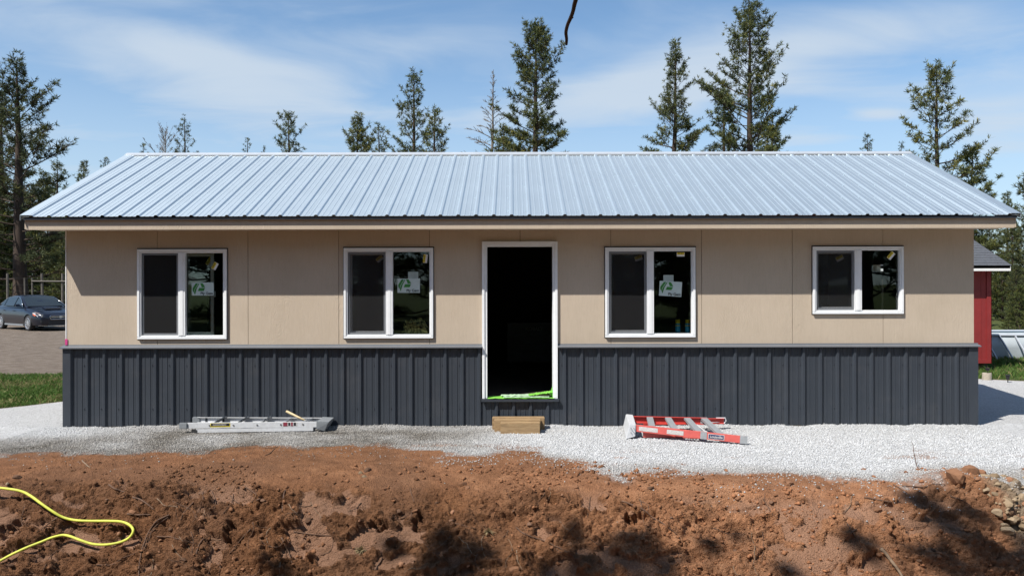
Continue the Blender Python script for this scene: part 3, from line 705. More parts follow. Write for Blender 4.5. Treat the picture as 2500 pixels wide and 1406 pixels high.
# ribbed steel sheets
PITCH = 0.2286
def rib_profile(x0, x1, phase, hk=1.0):
    pts = {round(x0, 5): None, round(x1, 5): None}
    k0 = int(math.floor((x0 - phase) / PITCH)) - 1; k1 = int(math.ceil((x1 - phase) / PITCH)) + 1
    prof = [(-0.030, 0), (-0.0135, 0.019), (0.0135, 0.019), (0.030, 0), (0.070, 0), (0.074, 0.0035), (0.084, 0.0035), (0.088, 0), (0.142, 0), (0.146, 0.0035), (0.156, 0.0035), (0.160, 0)]
    allp = [(phase + k * PITCH + a, h * hk) for k in range(k0, k1 + 1) for a, h in prof]
    ax = np.array([p[0] for p in allp]); ah = np.array([p[1] for p in allp])
    xs = sorted({x0, x1} | {p[0] for p in allp if x0 < p[0] < x1})
    return [(x, float(np.interp(x, ax, ah))) for x in xs]
def wains_panel(x0, x1, z0, z1):
    mb = MB(); pr = rib_profile(x0, x1, -5.805, 1.45); n = len(pr)
    vs = [(x, -0.020 - h, z) for z in (z0, z1) for x, h in pr] + [(x, -0.0185 - h, z) for z in (z0, z1) for x, h in pr]
    fs = [(i, i + 1, n + i + 1, n + i) for i in range(n - 1)] + [(2 * n + i, 3 * n + i, 3 * n + i + 1, 2 * n + i + 1) for i in range(n - 1)]
    fs += [(i, 2 * n + i, 2 * n + i + 1, i + 1) for i in range(n - 1)] + [(n + i, n + i + 1, 3 * n + i + 1, 3 * n + i) for i in range(n - 1)]
    fs += [(0, n, 3 * n, 2 * n), (n - 1, 3 * n - 1, 4 * n - 1, 2 * n - 1)]
    mb.add(vs, fs)
    for k in range(-3, 56):
        sxp = -5.805 + k * PITCH - 0.048
        if x0 + 0.01 < sxp < x1 - 0.01:
            for zz in (0.248, 0.83):
                if z0 < zz < z1:
                    ring = [(sxp + 0.0075 * math.cos(q * math.pi / 3), zz + 0.0075 * math.sin(q * math.pi / 3)) for q in range(6)]
                    mb.prism(ring, -0.031, -0.019)
    return mb
edges = sorted({-6.085 + 0.9144 * k for k in range(14)} | {6.085, DOOR[0] - 0.018, DOOR[1] + 0.018})
edges = [x for x in edges if x <= 6.0851]
WZ0 = 0.012
for a, b in zip(edges[:-1], edges[1:]):
    if b - a < 0.02: continue
    mid = (a + b) / 2; top = LEDGE - 0.004
    if DOOR[0] - 0.018 < mid < DOOR[1] + 0.018: top = DOOR[2] - 0.012
    wains_panel(a + 0.0008, b - 0.0008, WZ0, top).build('wainscot_panel', G['charcoal_steel'], house)
mb = MB(); mb.box(-HW, HW, -0.017, 0.013, -0.06, LEDGE - 0.02); 
mb = MB(); mb.box(-HW + .02, HW - .02, -0.012, 0.010, -0.08, 0.36); mb.build('foundation', G['concrete'], house)
for x0, x1, sd in ((-6.125, -6.02, -1), (6.0, 6.125, 1)):
    mb = MB(); mb.box(x0, x1, -0.052, -0.044, WZ0, LEDGE - 0.003); 
    xo = x0 if sd < 0 else x1 - 0.008
    mb.box(xo, xo + 0.008, -0.0435, 0.10, WZ0, LEDGE - 0.003)
    xi = x1 - 0.008 if sd < 0 else x0; mb.box(xi, xi + 0.008, -0.0435, -0.02, WZ0, LEDGE - 0.003)
    mb.build('corner_trim', G['charcoal_steel'], house)
for a, b in ((-6.15, DOOR[0] - 0.002), (DOOR[1] + 0.002, 6.15)):
    mb = MB(); mb.add([(a, -0.001, LEDGE + 0.030), (b, -0.001, LEDGE + 0.030), (a, -0.004, LEDGE + 0.012), (b, -0.004, LEDGE + 0.012), (a, -0.086, LEDGE - 0.002), (b, -0.086, LEDGE - 0.002), (a, -0.086, LEDGE - 0.016), (b, -0.086, LEDGE - 0.016), (a, -0.001, LEDGE - 0.003), (b, -0.001, LEDGE - 0.003)],
           [(0, 1, 3, 2), (2, 3, 5, 4), (4, 5, 7, 6), (6, 7, 9, 8), (0, 2, 4, 6, 8), (1, 9, 7, 5, 3)])
    mb.build('ledge_flashing', G['grey_flashing'], house)
mb = MB(); mb.box(-HW - 0.014, -HW - 0.001, -0.006, 0.012, LEDGE + 0.03, 2.70); cw = mb.build('corner_wrap', G['house_wrap'], house)
mb = MB(); mb.box(-HW - 0.018, -HW + 0.014, -0.0095, -0.0065, LEDGE + 0.028, LEDGE + 0.11); mb.build('marking_tape', G['pink_tape'], house)

# fascia, soffit, roof
FY = -0.43
mb = MB(); mb.box(-RL + 0.02, RL - 0.02, FY, FY + 0.02, SOF, 2.775); mb.build('fascia', G['tan_wood_grain_siding'], house)
mb = MB(); mb.box(-RL + 0.02, RL - 0.02, FY + 0.022, -0.002, SOF + 0.012, SOF + 0.024); mb.build('soffit', G['tan_wood_grain_siding'], house)
for sd in (-1, 1):
    xa, xb = sorted((sd * (RL - 0.018), sd * (RL + 0.002)))
    mb = MB(); 
    for (ya, yb) in ((FY - 0.002, RY), (2 * RY - FY, RY)):
        za, zb = roof_z(ya) - 0.03, RZ - 0.03
        mb.hexa([(xa, ya, za - 0.15), (xb, ya, za - 0.15), (xa, yb, zb - 0.15), (xb, yb, zb - 0.15), (xa, ya, za), (xb, ya, za), (xa, yb, zb), (xb, yb, zb)])
    mb.build('barge_board', G['tan_wood_grain_siding'], house)
mb = MB(); mb.box(-RL + .005, RL - .005, EY + 0.016, FY - 0.001, EZ - 0.040, EZ - 0.012); mb.build('drip_edge', G['charcoal_steel'], house)
sinr = RS / math.hypot(1, RS); cosr = 1 / math.hypot(1, RS)
def roof_sheet(x0, x1, front=True):
    pr = rib_profile(x0, x1, -RL + 0.1143); n = len(pr); mb = MB()
    def P(x, h, y, z): return (x, y - h * sinr, z + h * cosr) if front else (x, 2 * RY - (y - h * sinr), z + h * cosr)
    vs = [P(x, h, y, z) for (y, z) in ((EY, EZ), (RY, RZ)) for x, h in pr] + [P(x, h - 0.0025, y, z) for (y, z) in ((EY, EZ), (RY, RZ)) for x, h in pr]
    fs = [(i, i + 1, n + i + 1, n + i) for i in range(n - 1)] + [(2 * n + i, 3 * n + i, 3 * n + i + 1, 2 * n + i + 1) for i in range(n - 1)] + [(i, 2 * n + i, 2 * n + i + 1, i + 1) for i in range(n - 1)]
    mb.add(vs, fs)
    if front:
        for q in range(4):                                # screw heads beside the ribs
            sxp = x0 + 0.1143 + q * PITCH - 0.05
            for t in (0.06, 0.24, 0.42, 0.60, 0.78, 0.94):
                y = EY + (RY - EY) * t; z = EZ + (RZ - EZ) * t
                ring = [(0.008 * math.cos(j * math.pi / 3), 0.008 * math.sin(j * math.pi / 3)) for j in range(6)]
                lo = [P(sxp + a, 0.0, y + b * cosr, z + b * sinr) for a, b in ring]; hi = [P(sxp + a, 0.008, y + b * cosr, z + b * sinr) for a, b in ring]
                mb.add(lo + hi, [tuple(range(6, 12))] + [(j, (j + 1) % 6, (j + 1) % 6 + 6, j + 6) for j in range(6)])
    return mb
for k in range(14):
    a = -RL + k * 0.9144; b = a + 0.9144
    roof_sheet(a + 0.0006, b - 0.0006).build('roof_sheet', G['galvalume_roof'], house)
    roof_sheet(a + 0.0006, b - 0.0006, False).build('roof_sheet', G['galvalume_roof'], house)
mb = MB(); w_ = 0.085
for s_ in (1, -1):
    y0, z0 = RY - s_ * w_, RZ - w_ * RS + 0.030; 
    mb.add([(-RL - 0.03, y0, z0), (RL + 0.03, y0, z0), (RL + 0.03, RY, RZ + 0.040), (-RL - 0.03, RY, RZ + 0.040), (-RL - 0.03, y0, z0 - 0.022), (RL + 0.03, y0, z0 - 0.022), (RL + 0.03, RY, RZ + 0.018), (-RL - 0.03, RY, RZ + 0.018)],
           [(0, 1, 2, 3), (7, 6, 5, 4), (0, 4, 5, 1), (0, 3, 7, 4), (1, 5, 6, 2)])
mb.build('ridge_cap', G['bright_trim_metal'], house)
for sd in (-1, 1):
    mb = MB(); xo = sd * (RL + 0.028); xi = sd * (RL - 0.10)
    xa, xb = sorted((xo, xi))
    for fr in (True, False):
        y0 = EY - 0.005; M_ = (lambda y: y) if fr else (lambda y: 2 * RY - y)
        zt = lambda y: EZ + (y - EY) * RS + 0.024
        p = [(xa, M_(y0), zt(y0) - 0.004), (xb, M_(y0), zt(y0) - 0.004), (xa, M_(RY), zt(RY) - 0.004), (xb, M_(RY), zt(RY) - 0.004), (xa, M_(y0), zt(y0)), (xb, M_(y0), zt(y0)), (xa, M_(RY), zt(RY)), (xb, M_(RY), zt(RY))]
        mb.hexa(p)
        x1_, x2_ = sorted((xo, xo - sd * 0.004))
        p = [(x1_, M_(y0), zt(y0) - 0.07), (x2_, M_(y0), zt(y0) - 0.07), (x1_, M_(RY), zt(RY) - 0.07), (x2_, M_(RY), zt(RY) - 0.07), (x1_, M_(y0), zt(y0) - 0.005), (x2_, M_(y0), zt(y0) - 0.005), (x1_, M_(RY), zt(RY) - 0.005), (x2_, M_(RY), zt(RY) - 0.005)]
        mb.hexa(p)
    mb.build('rake_trim', G['galvalume_roof'], house)

# windows
def ring(mb, x0, x1, z0, z1, w, y0, y1, mi=0, wt_=None):
    wt2 = w if wt_ is None else wt_
    mb.box(x0, x1, y0, y1, z0, z0 + w, mi); mb.box(x0, x1, y0, y1, z1 - wt2, z1, mi)
    mb.box(x0, x0 + w, y0, y1, z0 + w, z1 - wt2, mi); mb.box(x1 - w, x1, y0, y1, z0 + w, z1 - wt2, mi)
def sticker(win, x, z, w, h, rot=0.0, y=0.0275, backing=True):
    mb = MB(); R = Matrix.Rotation(rot, 3, 'Y')
    def q(px_, pz_, dy=0.0): v = R @ Vector((px_ * w, 0, pz_ * w)); return (x + v.x, y + dy, z + v.z)
    a = h / w
    def poly(pts, mi, dy): mb.add([q(u_, v_, dy) for u_, v_ in pts] + [q(u_, v_, dy + 0.0008) for u_, v_ in pts], [list(range(len(pts)))[::-1], list(range(len(pts), 2 * len(pts)))], mi)
    poly([(-.5, -a / 2), (.5, -a / 2), (.5, a / 2), (-.5, a / 2)], 0, 0.0)
    # the green leaf-like P: two slanted bars and a bowl
    T = lambda u_, v_: (-0.5 + u_, a / 2 - v_)
    poly([T(.04, .36), T(.04, .26), T(.19, .035), T(.29, .035), T(.12, .33), T(.10, .46)], 1, -0.0015)
    poly([T(.11, .47), T(.14, .33), T(.32, .035), T(.36, .035), T(.235, .27), T(.15, .56)], 1, -0.0015)
    poly([T(.385, .035), T(.50, .035), T(.61, .20), T(.57, .22), T(.46, .22)], 1, -0.0015)
    poly([T(.34, .245), T(.61, .245), T(.54, .385), T(.28, .385)], 1, -0.0015)
    v = R @ Vector((-0.10 * w, 0, -a / 2 * w + 0.045 * w))
    text_mesh(mb, 'Ply Gem', 0.165 * w, (x + v.x, y - 0.002, z + v.z), 2, R, 0.0004, 0.0009)
    mb.build('sticker', [G['sticker_white'], G['sticker_green'], G['sticker_ink']], win)
def small_label(win, x, z, w, h, rot, y=0.046, dull=False):
    mb = MB(); R = Matrix.Rotation(rot, 3, 'Y')
    def quad(u0, u1, v0, v1, mi, dy):
        p = [Vector((x, y + dy, z)) + R @ Vector((a * w, 0, b * h)) for a, b in ((u0, v0), (u1, v0), (u1, v1), (u0, v1))]
        mb.add(p + [c + Vector((0, .0008, 0)) for c in p], [(3, 2, 1, 0), (4, 5, 6, 7), (0, 1, 5, 4), (1, 2, 6, 5), (2, 3, 7, 6), (3, 0, 4, 7)], mi)
    quad(-.5, .5, -.5, .5, 0, 0); quad(-.5, .05, -.46, .46, 1, -0.0012)
    for j in range(4): quad(-.4, -.1, -.36 + .2 * j, -.26 + .2 * j, 2, -0.002)
    mb.build('warning_label', [G['worn_label' if dull else 'white_vinyl'], G['label_yellow'], G['label_print_black']], win)
win_objs = []
for wi, (x0, x1, z0, z1) in enumerate(WIN):
    mb = MB(); yo = -0.034
    ring(mb, x0, x1, z0, z1, 0.032, yo, 0.05); 
    ring(mb, x0 + 0.0325, x1 - 0.0325, z0 + 0.0325, z1 - 0.0325, 0.0185, yo + 0.012, 0.052)
    W = mb.build('window', G['white_vinyl'], house, bevel=0.003); win_objs.append(W)
    mb = MB(); ring(mb, x0 - 0.010, x1 + 0.012, z0 - 0.006, z1 + 0.016, 0.018, -0.006, -0.001); mb.build('flashing_flange', G['black_rubber'], W)
    xm = (x0 + x1) / 2 + (-0.005, 0.01, 0.0, 0.0)[wi]
    xi0, xi1, zi0, zi1 = x0 + 0.0515, x1 - 0.0515, z0 + 0.0515, z1 - 0.0515
    mb = MB(); mb.box(xm - 0.046, xm + 0.046, yo + 0.006, 0.055, zi0 - 0.002, zi1 + 0.002); mb.box(xm - 0.020, xm + 0.020, yo + 0.001, yo + 0.0055, zi0, zi1); mb.build('mullion', G['white_vinyl'], W)
    mb = MB(); ring(mb, xi0 + 0.002, xm - 0.052, zi0 + 0.002, zi1 - 0.002, 0.026, 0.000, 0.010); mb.build('screen_frame', G['grey_screen_frame'], W)
    mb = MB(); mb.box(xi0 + 0.026, xm - 0.076, 0.0045, 0.0055, zi0 + 0.026, zi1 - 0.026); mb.build('insect_screen', G['insect_screen_mesh'], W)
    mb = MB(); mb.box(xm + 0.049, xi1 + 0.001, 0.030, 0.034, zi0 - 0.001, zi1 + 0.001); mb.build('pane', G['window_glass'], W)
    # sliding sash: open to the right in the first window, closed in the others
    sh = 0.53 if wi == 0 else 0.0
    sx0, sx1 = (xi0 + sh - 0.03, xm + 0.40) if wi == 0 else (xi0 + 0.004, xm + 0.03)
    mb = MB(); ring(mb, sx0, sx1, zi0 + 0.001, zi1 - 0.001, 0.042, 0.058, 0.082); 
    if wi == 0: mb.box(sx1 - 0.012, sx1 + 0.028, 0.050, 0.0575, (zi0 + zi1) / 2 - 0.04, (zi0 + zi1) / 2 + 0.04)
    mb.build('sash', G['white_vinyl'], W, bevel=0.002)
    mb = MB(); mb.box(sx0 + 0.041, sx1 - 0.041, 0.068, 0.072, zi0 + 0.04, zi1 - 0.04); mb.build('pane', G['window_glass'], W)
for wi, (px_, py_, w_, h_, r_) in {0: (493, 704, .297, .176, 0.0), 1: (997, 697, .302, .19, 0.0), 2: (1638, 706, .302, .20, 0.06)}.items():
    sticker(win_objs[wi], wx(px_), wz(py_), w_, h_, r_)
    if wi:
        mb = MB(); xx, zz = wx(px_ + (11 if wi == 1 else -5)), wz(py_ - 24); mb.box(xx - 0.068, xx + 0.068, 0.0288, 0.0295, zz - 0.055, zz + 0.055); mb.build('blank_card', G['pale_card'], win_objs[wi])
for wi, px_, py_, w_, h_, r_, dl in ((0, 523, 648, .062, .10, 0.5, 0), (0, 508, 637, .075, .12, 0.6, 1), (1, 1038, 631, .055, .115, 0.12, 0), (1, 925, 631, .06, .10, 0.9, 1), (2, 1663, 622, .055, .105, 1.571, 0), (2, 1561, 631, .06, .105, 1.3, 1), (3, 2178, 626, .062, .11, 0.7, 0), (3, 2055, 632, .06, .105, 1.1, 1)):
    small_label(win_objs[wi], wx(px_), wz(py_), w_, h_, r_, 0.0275 if not dl else 0.066, bool(dl))

# doorway
dx0, dx1, dz0, dz1 = DOOR
mb = MB()
mb.box(dx0, dx0 + 0.034, -0.036, 0.0, dz0, dz1); mb.box(dx1 - 0.034, dx1, -0.036, 0.0, dz0, dz1); mb.box(dx0 + 0.034, dx1 - 0.034, -0.036, 0.0, dz1 - 0.034, dz1)
DF = mb.build('door_frame', G['white_vinyl'], house, bevel=0.002)
for a, b in ((dx0 + 0.035, dx0 + 0.066), (dx1 - 0.066, dx1 - 0.035)):
    mb = MB(); mb.box(a, b, -0.022, 0.14, dz0 + 0.004, dz1 - 0.035); mb.build('jamb', G['white_vinyl'], DF)
mb = MB(); mb.box(dx0 + 0.067, dx1 - 0.067, -0.022, 0.14, dz1 - 0.066, dz1 - 0.035); mb.build('head_jamb', G['white_vinyl'], DF)
mb = MB(); mb.box(dx0 - 0.012, dx1 + 0.014, -0.078, 0.0, dz0 - 0.018, dz0 - 0.004); mb.box(dx0 - 0.012, dx1 + 0.014, -0.078, -0.072, dz0 - 0.036, dz0 - 0.019); mb.build('sill_flashing', G['charcoal_steel'], DF)
mb = MB(); mb.box(dx0 + 0.036, dx1 - 0.036, 0.002, 0.144, dz0 - 0.02, dz0 - 0.002); mb.build('sill', G['subfloor'], DF)

# torn green flashing tape over the door sill
rs = random.Random(4); mb = MB()
def strip(px0, px1, ya, yb, z, mi, n=26, amp=0.008, lift=0.0):
    vs = []
    for j in range(3):
        for i in range(n + 1):
            t = i / n; x = wx(px0) * (1 - t) + wx(px1) * t; y = ya + (yb - ya) * j / 2
            vs.append((x, y + rs.uniform(-.006, .006), z + rs.uniform(0, amp) + lift * t + (0.0 if j else -0.006)))
    m = n + 1; fs = [(j * m + i, j * m + i + 1, (j + 1) * m + i + 1, (j + 1) * m + i) for j in range(2) for i in range(n)]
    mb.add(vs, fs, mi)
strip(1190, 1352, -0.068, 0.13, dz0 + 0.010, 0)
strip(1228, 1340, -0.050, 0.02, dz0 + 0.024, 1, amp=0.005)
strip(1222, 1348, 0.03, 0.14, dz0 + 0.030, 1, amp=0.006, lift=0.012)
strip(1290, 1350, -0.02, 0.15, dz0 + 0.036, 0, amp=0.010, lift=0.045)
mb.add([(wx(1346), 0.02, dz0 + 0.03), (wx(1349), -0.02, dz0 + 0.03), (wx(1348), 0.0, dz0 + 0.16), (wx(1341), 0.03, dz0 + 0.05)], [(0, 1, 2), (0, 2, 3)], 0)
tp = mb.build('flashing_tape', [G['green_wrap'], G['pale_green_wrap']])
tag(tp, 'torn lime green flashing tape lying crumpled across the open door sill', 'tape')

# things indoors
ch = empty('tool_chest', (0.35, 4.1, 0.385)); tag(ch, 'dark navy rolling tool chest with grey lettering inside the open doorway', 'tool chest')
mb = MB(); mb.box(-0.55, 0.55, -0.25, 0.25, 0.12, 0.82); mb.build('cabinet', G['chest_navy'], ch, bevel=0.012)
for j in range(3):
    mb = MB(); mb.box(-0.5, 0.5, -0.268, -0.252, 0.17 + j * 0.15, 0.30 + j * 0.15); dr = mb.build('drawer', G['chest_navy'], ch)
    mb = MB(); mb.box(-0.4, 0.4, -0.285, -0.2685, 0.275 + j * 0.15, 0.288 + j * 0.15); mb.build('handle', G['chest_navy'], dr)
for sx_ in (-0.45, 0.45):
    mb = MB(); mb.prism([(sx_ + .06 * math.cos(a * .5236), .06 + .06 * math.sin(a * .5236)) for a in range(12)], -0.2, -0.16); mb.build('wheel', G['black_rubber'], ch)
mb = MB(); text_mesh(mb, 'KOBALT', 0.085, (-0.22, -0.256, 0.685), 0, None, 0.002, 0.002); mb.build('lettering', G['letter_grey'], ch)
# flannel shirt heaped on the second window's sill
def heap(name, x, y, z, rx, ry, rz, seed, mat):
    n, m = 64, 28; vs = []; wv = []
    th = np.linspace(0, 2 * np.pi, n, endpoint=False); ph = np.linspace(0.0, np.pi / 2, m)
    T_, P_ = np.meshgrid(th, ph); ux, uy, uz = np.cos(T_) * np.cos(P_), np.sin(T_) * np.cos(P_), np.sin(P_)
    q = fbm(ux * 2.4 + 7 + uz, uy * 2.4 + seed, seed, 3); fold = np.abs(2 * fbm(ux * 3.5 + 3 * uz, uy * 3.5 + 9 + uz * 2, seed + 5, 3) - 1)
    r = 0.68 + 0.42 * q - 0.30 * (0.5 - fold).clip(0) * 1.6
    Vv = np.stack([x + ux * r * rx, y + uy * r * ry, z + uz * r * rz], -1).reshape(-1, 3)
    I_ = np.arange(n * m).reshape(m, n); Fq = np.stack([I_[:-1], np.roll(I_, -1, 1)[:-1], np.roll(I_, -1, 1)[1:], I_[1:]], -1).reshape(-1, 4)
    weave = np.stack([ux * rx * 3.2 + 0.5 * q + 2, uz * rz * 3.2 + 0.6 * fold + 2, ux * 0, ux * 0 + 1], -1).reshape(-1, 4)
    return mesh_np(name, Vv, [Fq, np.array([I_[0][::-1].tolist()])], mat, smooth=True, cols={'weave': weave})
x0, x1, z0, z1 = WIN[1]
mb = MB(); mb.box(x0 + .06, x1 - .06, 0.083, 0.21, z0 + 0.015, z0 + 0.058); sill2 = mb.build('inner_sill', G['white_vinyl'], win_objs[1])
h_ = heap('flannel_shirt', wx(1010), 0.147, z0 + 0.059, 0.22, 0.060, 0.235, 5, G['green_plaid_flannel']); tag(h_, 'crumpled green plaid flannel shirt heaped on a window sill', 'shirt')
x0, x1, z0, z1 = WIN[2]
mb = MB(); mb.box(x0 + .06, x1 - .06, 0.083, 0.21, z0 + 0.015, z0 + 0.058); mb.build('inner_sill', G['white_vinyl'], win_objs[2])
for px_, lab in ((1660, 'blue spray can with yellow cap on a sill, standing clear of the window frame'), (1684, 'blue spray can with yellow cap on a sill, partly hidden by the window frame')):
    c = empty('spray_can', (wx(px_), 0.15, z0 + 0.058)); tag(c, lab, 'spray can', 'spray cans on the window sill')
    def lathe(prof, n=20):
        m_ = MB(); vs = [(r * math.cos(2 * math.pi * k / n), r * math.sin(2 * math.pi * k / n), z) for r, z in prof for k in range(n)]
        fs = [(j * n + k, j * n + (k + 1) % n, (j + 1) * n + (k + 1) % n, (j + 1) * n + k) for j in range(len(prof) - 1) for k in range(n)] + [list(range(n))[::-1], [(len(prof) - 1) * n + k for k in range(n)]]
        return m_.add(vs, fs)
    lathe([(0.031, 0.0), (0.033, 0.004), (0.033, 0.115), (0.030, 0.122)]).build('can_body', G['can_blue'], c, smooth=True)
    lathe([(0.0332, 0.085), (0.0336, 0.086), (0.0336, 0.098), (0.0332, 0.099)]).build('label_band', G['can_yellow'], c)
    lathe([(0.030, 0.1225), (0.031, 0.124), (0.031, 0.168), (0.028, 0.174)]).build('cap', G['can_yellow'], c, smooth=True)
# ------------------------------------------------------------------ folded aluminium step ladder
def ladder_frame(name, A, ang, tilt=0.0):
    e_ = empty(name, A); e_.rotation_euler = (tilt, 0, ang); return e_
al = empty('step_ladder', (wx(455) * 0 + flat(462, 1050).x, flat(462, 1057).y, 0.005)); al.rotation_euler = (0, 0, math.radians(1.5))
tag(al, 'folded bare aluminium step ladder lying on the gravel by the wainscot', 'ladder')
LA = 1.76; WB, WT = 0.47, 0.33            # length, width at the feet, width at the top cap
def al_pt(u_, s_, v_): w = WB + (WT - WB) * u_ / LA; return Vector((u_, 0.24 + (s_ - 0.5) * w, v_))
for s_ in (0, 1):
    mb = MB(); o_ = 0.012 * (1 if s_ == 0 else -1)
    mb.beam(al_pt(0.02, s_, 0.098), al_pt(LA - 0.06, s_, 0.092), 0.006, 0.068); mb.beam(al_pt(0.02, s_, 0.130) + Vector((0, o_, 0)), al_pt(LA - 0.06, s_, 0.124) + Vector((0, o_, 0)), 0.028, 0.005); mb.beam(al_pt(0.02, s_, 0.066) + Vector((0, o_, 0)), al_pt(LA - 0.06, s_, 0.060) + Vector((0, o_, 0)), 0.028, 0.005)
    r = mb.build('front_rail', G['aluminium'], al)
    mb = MB(); mb.box(-0.05, 0.055, -0.02, 0.02, 0.0, 0.078); f = mb.build('foot', G['grey_plastic'], al, bevel=0.008); f.location = al_pt(0.0, s_, 0.058)
    mb = MB(); o2 = 0.03 * (1 if s_ == 0 else -1); mb.beam(al_pt(0.16, s_, 0.030) + Vector((0, o2 * .2, 0)), al_pt(LA - 0.12, s_, 0.034) + Vector((0, o2 * .2, 0)), 0.024, 0.046); mb.build('rear_rail', G['aluminium'], al)
    mb = MB(); mb.box(-0.04, 0.04, -0.016, 0.016, 0.0, 0.05); f = mb.build('rear_foot', G['black_rubber'], al, bevel=0.006); f.location = al_pt(0.14, s_, 0.0) + Vector((0, o2 * .2, 0))
for j, u_ in enumerate((0.36, 0.66, 0.96, 1.26, 1.54)):
    a = al_pt(u_, 0, 0.1) + Vector((0, 0.015, 0)); b = al_pt(u_, 1, 0.1) - Vector((0, 0.015, 0))
    mb = MB()
    for q in (a, b): pass
    hx = [(-0.045, -0.02), (0.045, 0.055), (0.050, 0.048), (-0.038, -0.027)] if j < 3 else [(-0.03, -0.025), (0.03, 0.030), (0.035, 0.024), (-0.024, -0.031)]
    vs = [(p.x + du, p.y, p.z + dv) for p in (a, b) for du, dv in hx]
    mb.add(vs, [(3, 2, 1, 0), (4, 5, 6, 7)] + [(i, (i + 1) % 4, 4 + (i + 1) % 4, 4 + i) for i in range(4)]); mb.build('step', G['grey_plastic' if j < 2 else 'dull_aluminium'], al)
    for s_ in (0, 1):
        mb = MB(); c_ = al_pt(u_ - 0.03, s_, 0.097); y_ = c_.y + (-0.004 if s_ == 0 else 0.004)
        mb.prism([(c_.x + 0.011 * math.cos(q * math.pi / 5), c_.z + 0.011 * math.sin(q * math.pi / 5)) for q in range(10)], y_ - 0.005, y_ + 0.005); mb.build('rivet', G['chrome'], al)
mb = MB(); c0, c1 = al_pt(LA - 0.075, 0, 0), al_pt(LA - 0.075, 1, 0)
mb.hexa([(c0.x, c0.y - .02, 0.03), (LA + 0.03, c0.y - .005, 0.0), (c1.x, c1.y + .02, 0.03), (LA + 0.03, c1.y + .005, 0.0), (c0.x, c0.y - .02, 0.136), (LA + 0.09, c0.y - .02, 0.125), (c1.x, c1.y + .02, 0.136), (LA + 0.09, c1.y + .02, 0.125)]); mb.build('top_cap', G['grey_plastic'], al, bevel=0.008)
def rail_label(parent, u0, u1, z0, z1, y, mats, bands, name='label', rot=0):
    mb = MB(); mb.box(u0, u1, y - 0.0012, y - 0.0004, z0, z1, 0)
    for (a, b, c, d, m_) in bands: mb.box(u0 + (u1 - u0) * a, u0 + (u1 - u0) * b, y - 0.0024, y - 0.0014, z0 + (z1 - z0) * c, z0 + (z1 - z0) * d, m_)
    return mb.build(name, mats, parent)
for (ua, ub, mats, bands) in ((0.34, 0.59, [G['label_yellow'], G['label_print_black'], G['worn_label']], [(.03, .97, .22, .95, 1), (.12, .8, .38, .8, 2)]), (1.26, 1.44, [G['worn_label'], G['label_print_red'], G['label_print_black']], [(.0, .30, .0, 1, 1), (.36, .5, .1, .9, 2), (.55, .68, .0, 1, 1), (.74, .9, .1, .9, 2)])):
    p0, p1 = al_pt(ua, 0, 0.10), al_pt(ub, 0, 0.10); o_ = rail_label(al, 0, (p1 - p0).length, -0.024, 0.026, 0, mats, bands)
    o_.location = p0 + Vector((0, -0.0035, 0)); o_.rotation_euler = (0, 0, math.atan2(p1.y - p0.y, p1.x - p0.x))
# wooden tool handle resting on it
hp = MB(); p0 = Vector(al.location) + Vector((1.24, 0.30, 0.235)); p1 = Vector(al.location) + Vector((1.52, 0.20, 0.125))
pts = [p0.lerp(p1, t) for t in (0, .05, .3, .6, 1)]; hp.tube(pts, [0.014, 0.017, 0.016, 0.0145, 0.0135], 10)
hm = empty('hammer', p1); 
o_ = MB().tube([p - p1 for p in pts], [0.014, 0.017, 0.016, 0.0145, 0.0135], 10).build('handle', G['handle_wood'], hm, smooth=True)
mb = MB(); mb.beam((0.0, -0.055, 0.0), (0.0, 0.045, 0.0), 0.026, 0.026); mb.beam((0.0, 0.045, 0.0), (0.01, 0.10, -0.015), 0.022, 0.012); mb.build('head', G['dull_aluminium'], hm, bevel=0.003)
tag(hm, 'hammer with pale wooden handle propped on the aluminium ladder', 'hammer')

# ------------------------------------------------------------------ red fibreglass step ladder lying on its back
rl = empty('step_ladder', (1.30, -1.02, 0.005)); tag(rl, 'red fibreglass step ladder lying on white gravel with its top cap towards the doorway', 'ladder')
def chan(parent, name, a, b, w, h, mi, mat, inward):
    mb = MB(); a = Vector(a); b = Vector(b); t = (b - a).normalized(); r = Vector((-t.y, t.x, 0)) * inward
    mb.beam(a, b, 0.006, h); mb.beam(a + r * (w / 2 + .003) + Vector((0, 0, h / 2 - .003)), b + r * (w / 2 + .003) + Vector((0, 0, h / 2 - .003)), w, 0.006); mb.beam(a + r * (w / 2 + .003) - Vector((0, 0, h / 2 - .003)), b + r * (w / 2 + .003) - Vector((0, 0, h / 2 - .003)), w, 0.006)
    return mb.build(name, mat, parent)
nA, nB = Vector((0.09, 0.10, 0.130)), Vector((1.36, -0.30, 0.052)); fA, fB = Vector((0.16, 0.62, 0.150)), Vector((1.10, 0.615, 0.128))
chan(rl, 'front_rail', nA, nB, 0.03, 0.082, 0, G['sunlit_red'], 1); chan(rl, 'front_rail', fA, fB, 0.03, 0.088, 0, G['red_fibreglass'], -1)
rA, rB = Vector((0.20, 0.10, 0.045)), Vector((1.12, 0.02, 0.040)); sA, sB = Vector((0.30, 0.69, 0.10)), Vector((1.36, 0.74, 0.110))
chan(rl, 'rear_rail', rA, rB, 0.025, 0.06, 0, G['sunlit_red'], 1); chan(rl, 'rear_rail', sA, sB, 0.025, 0.072, 0, G['red_fibreglass'], -1)
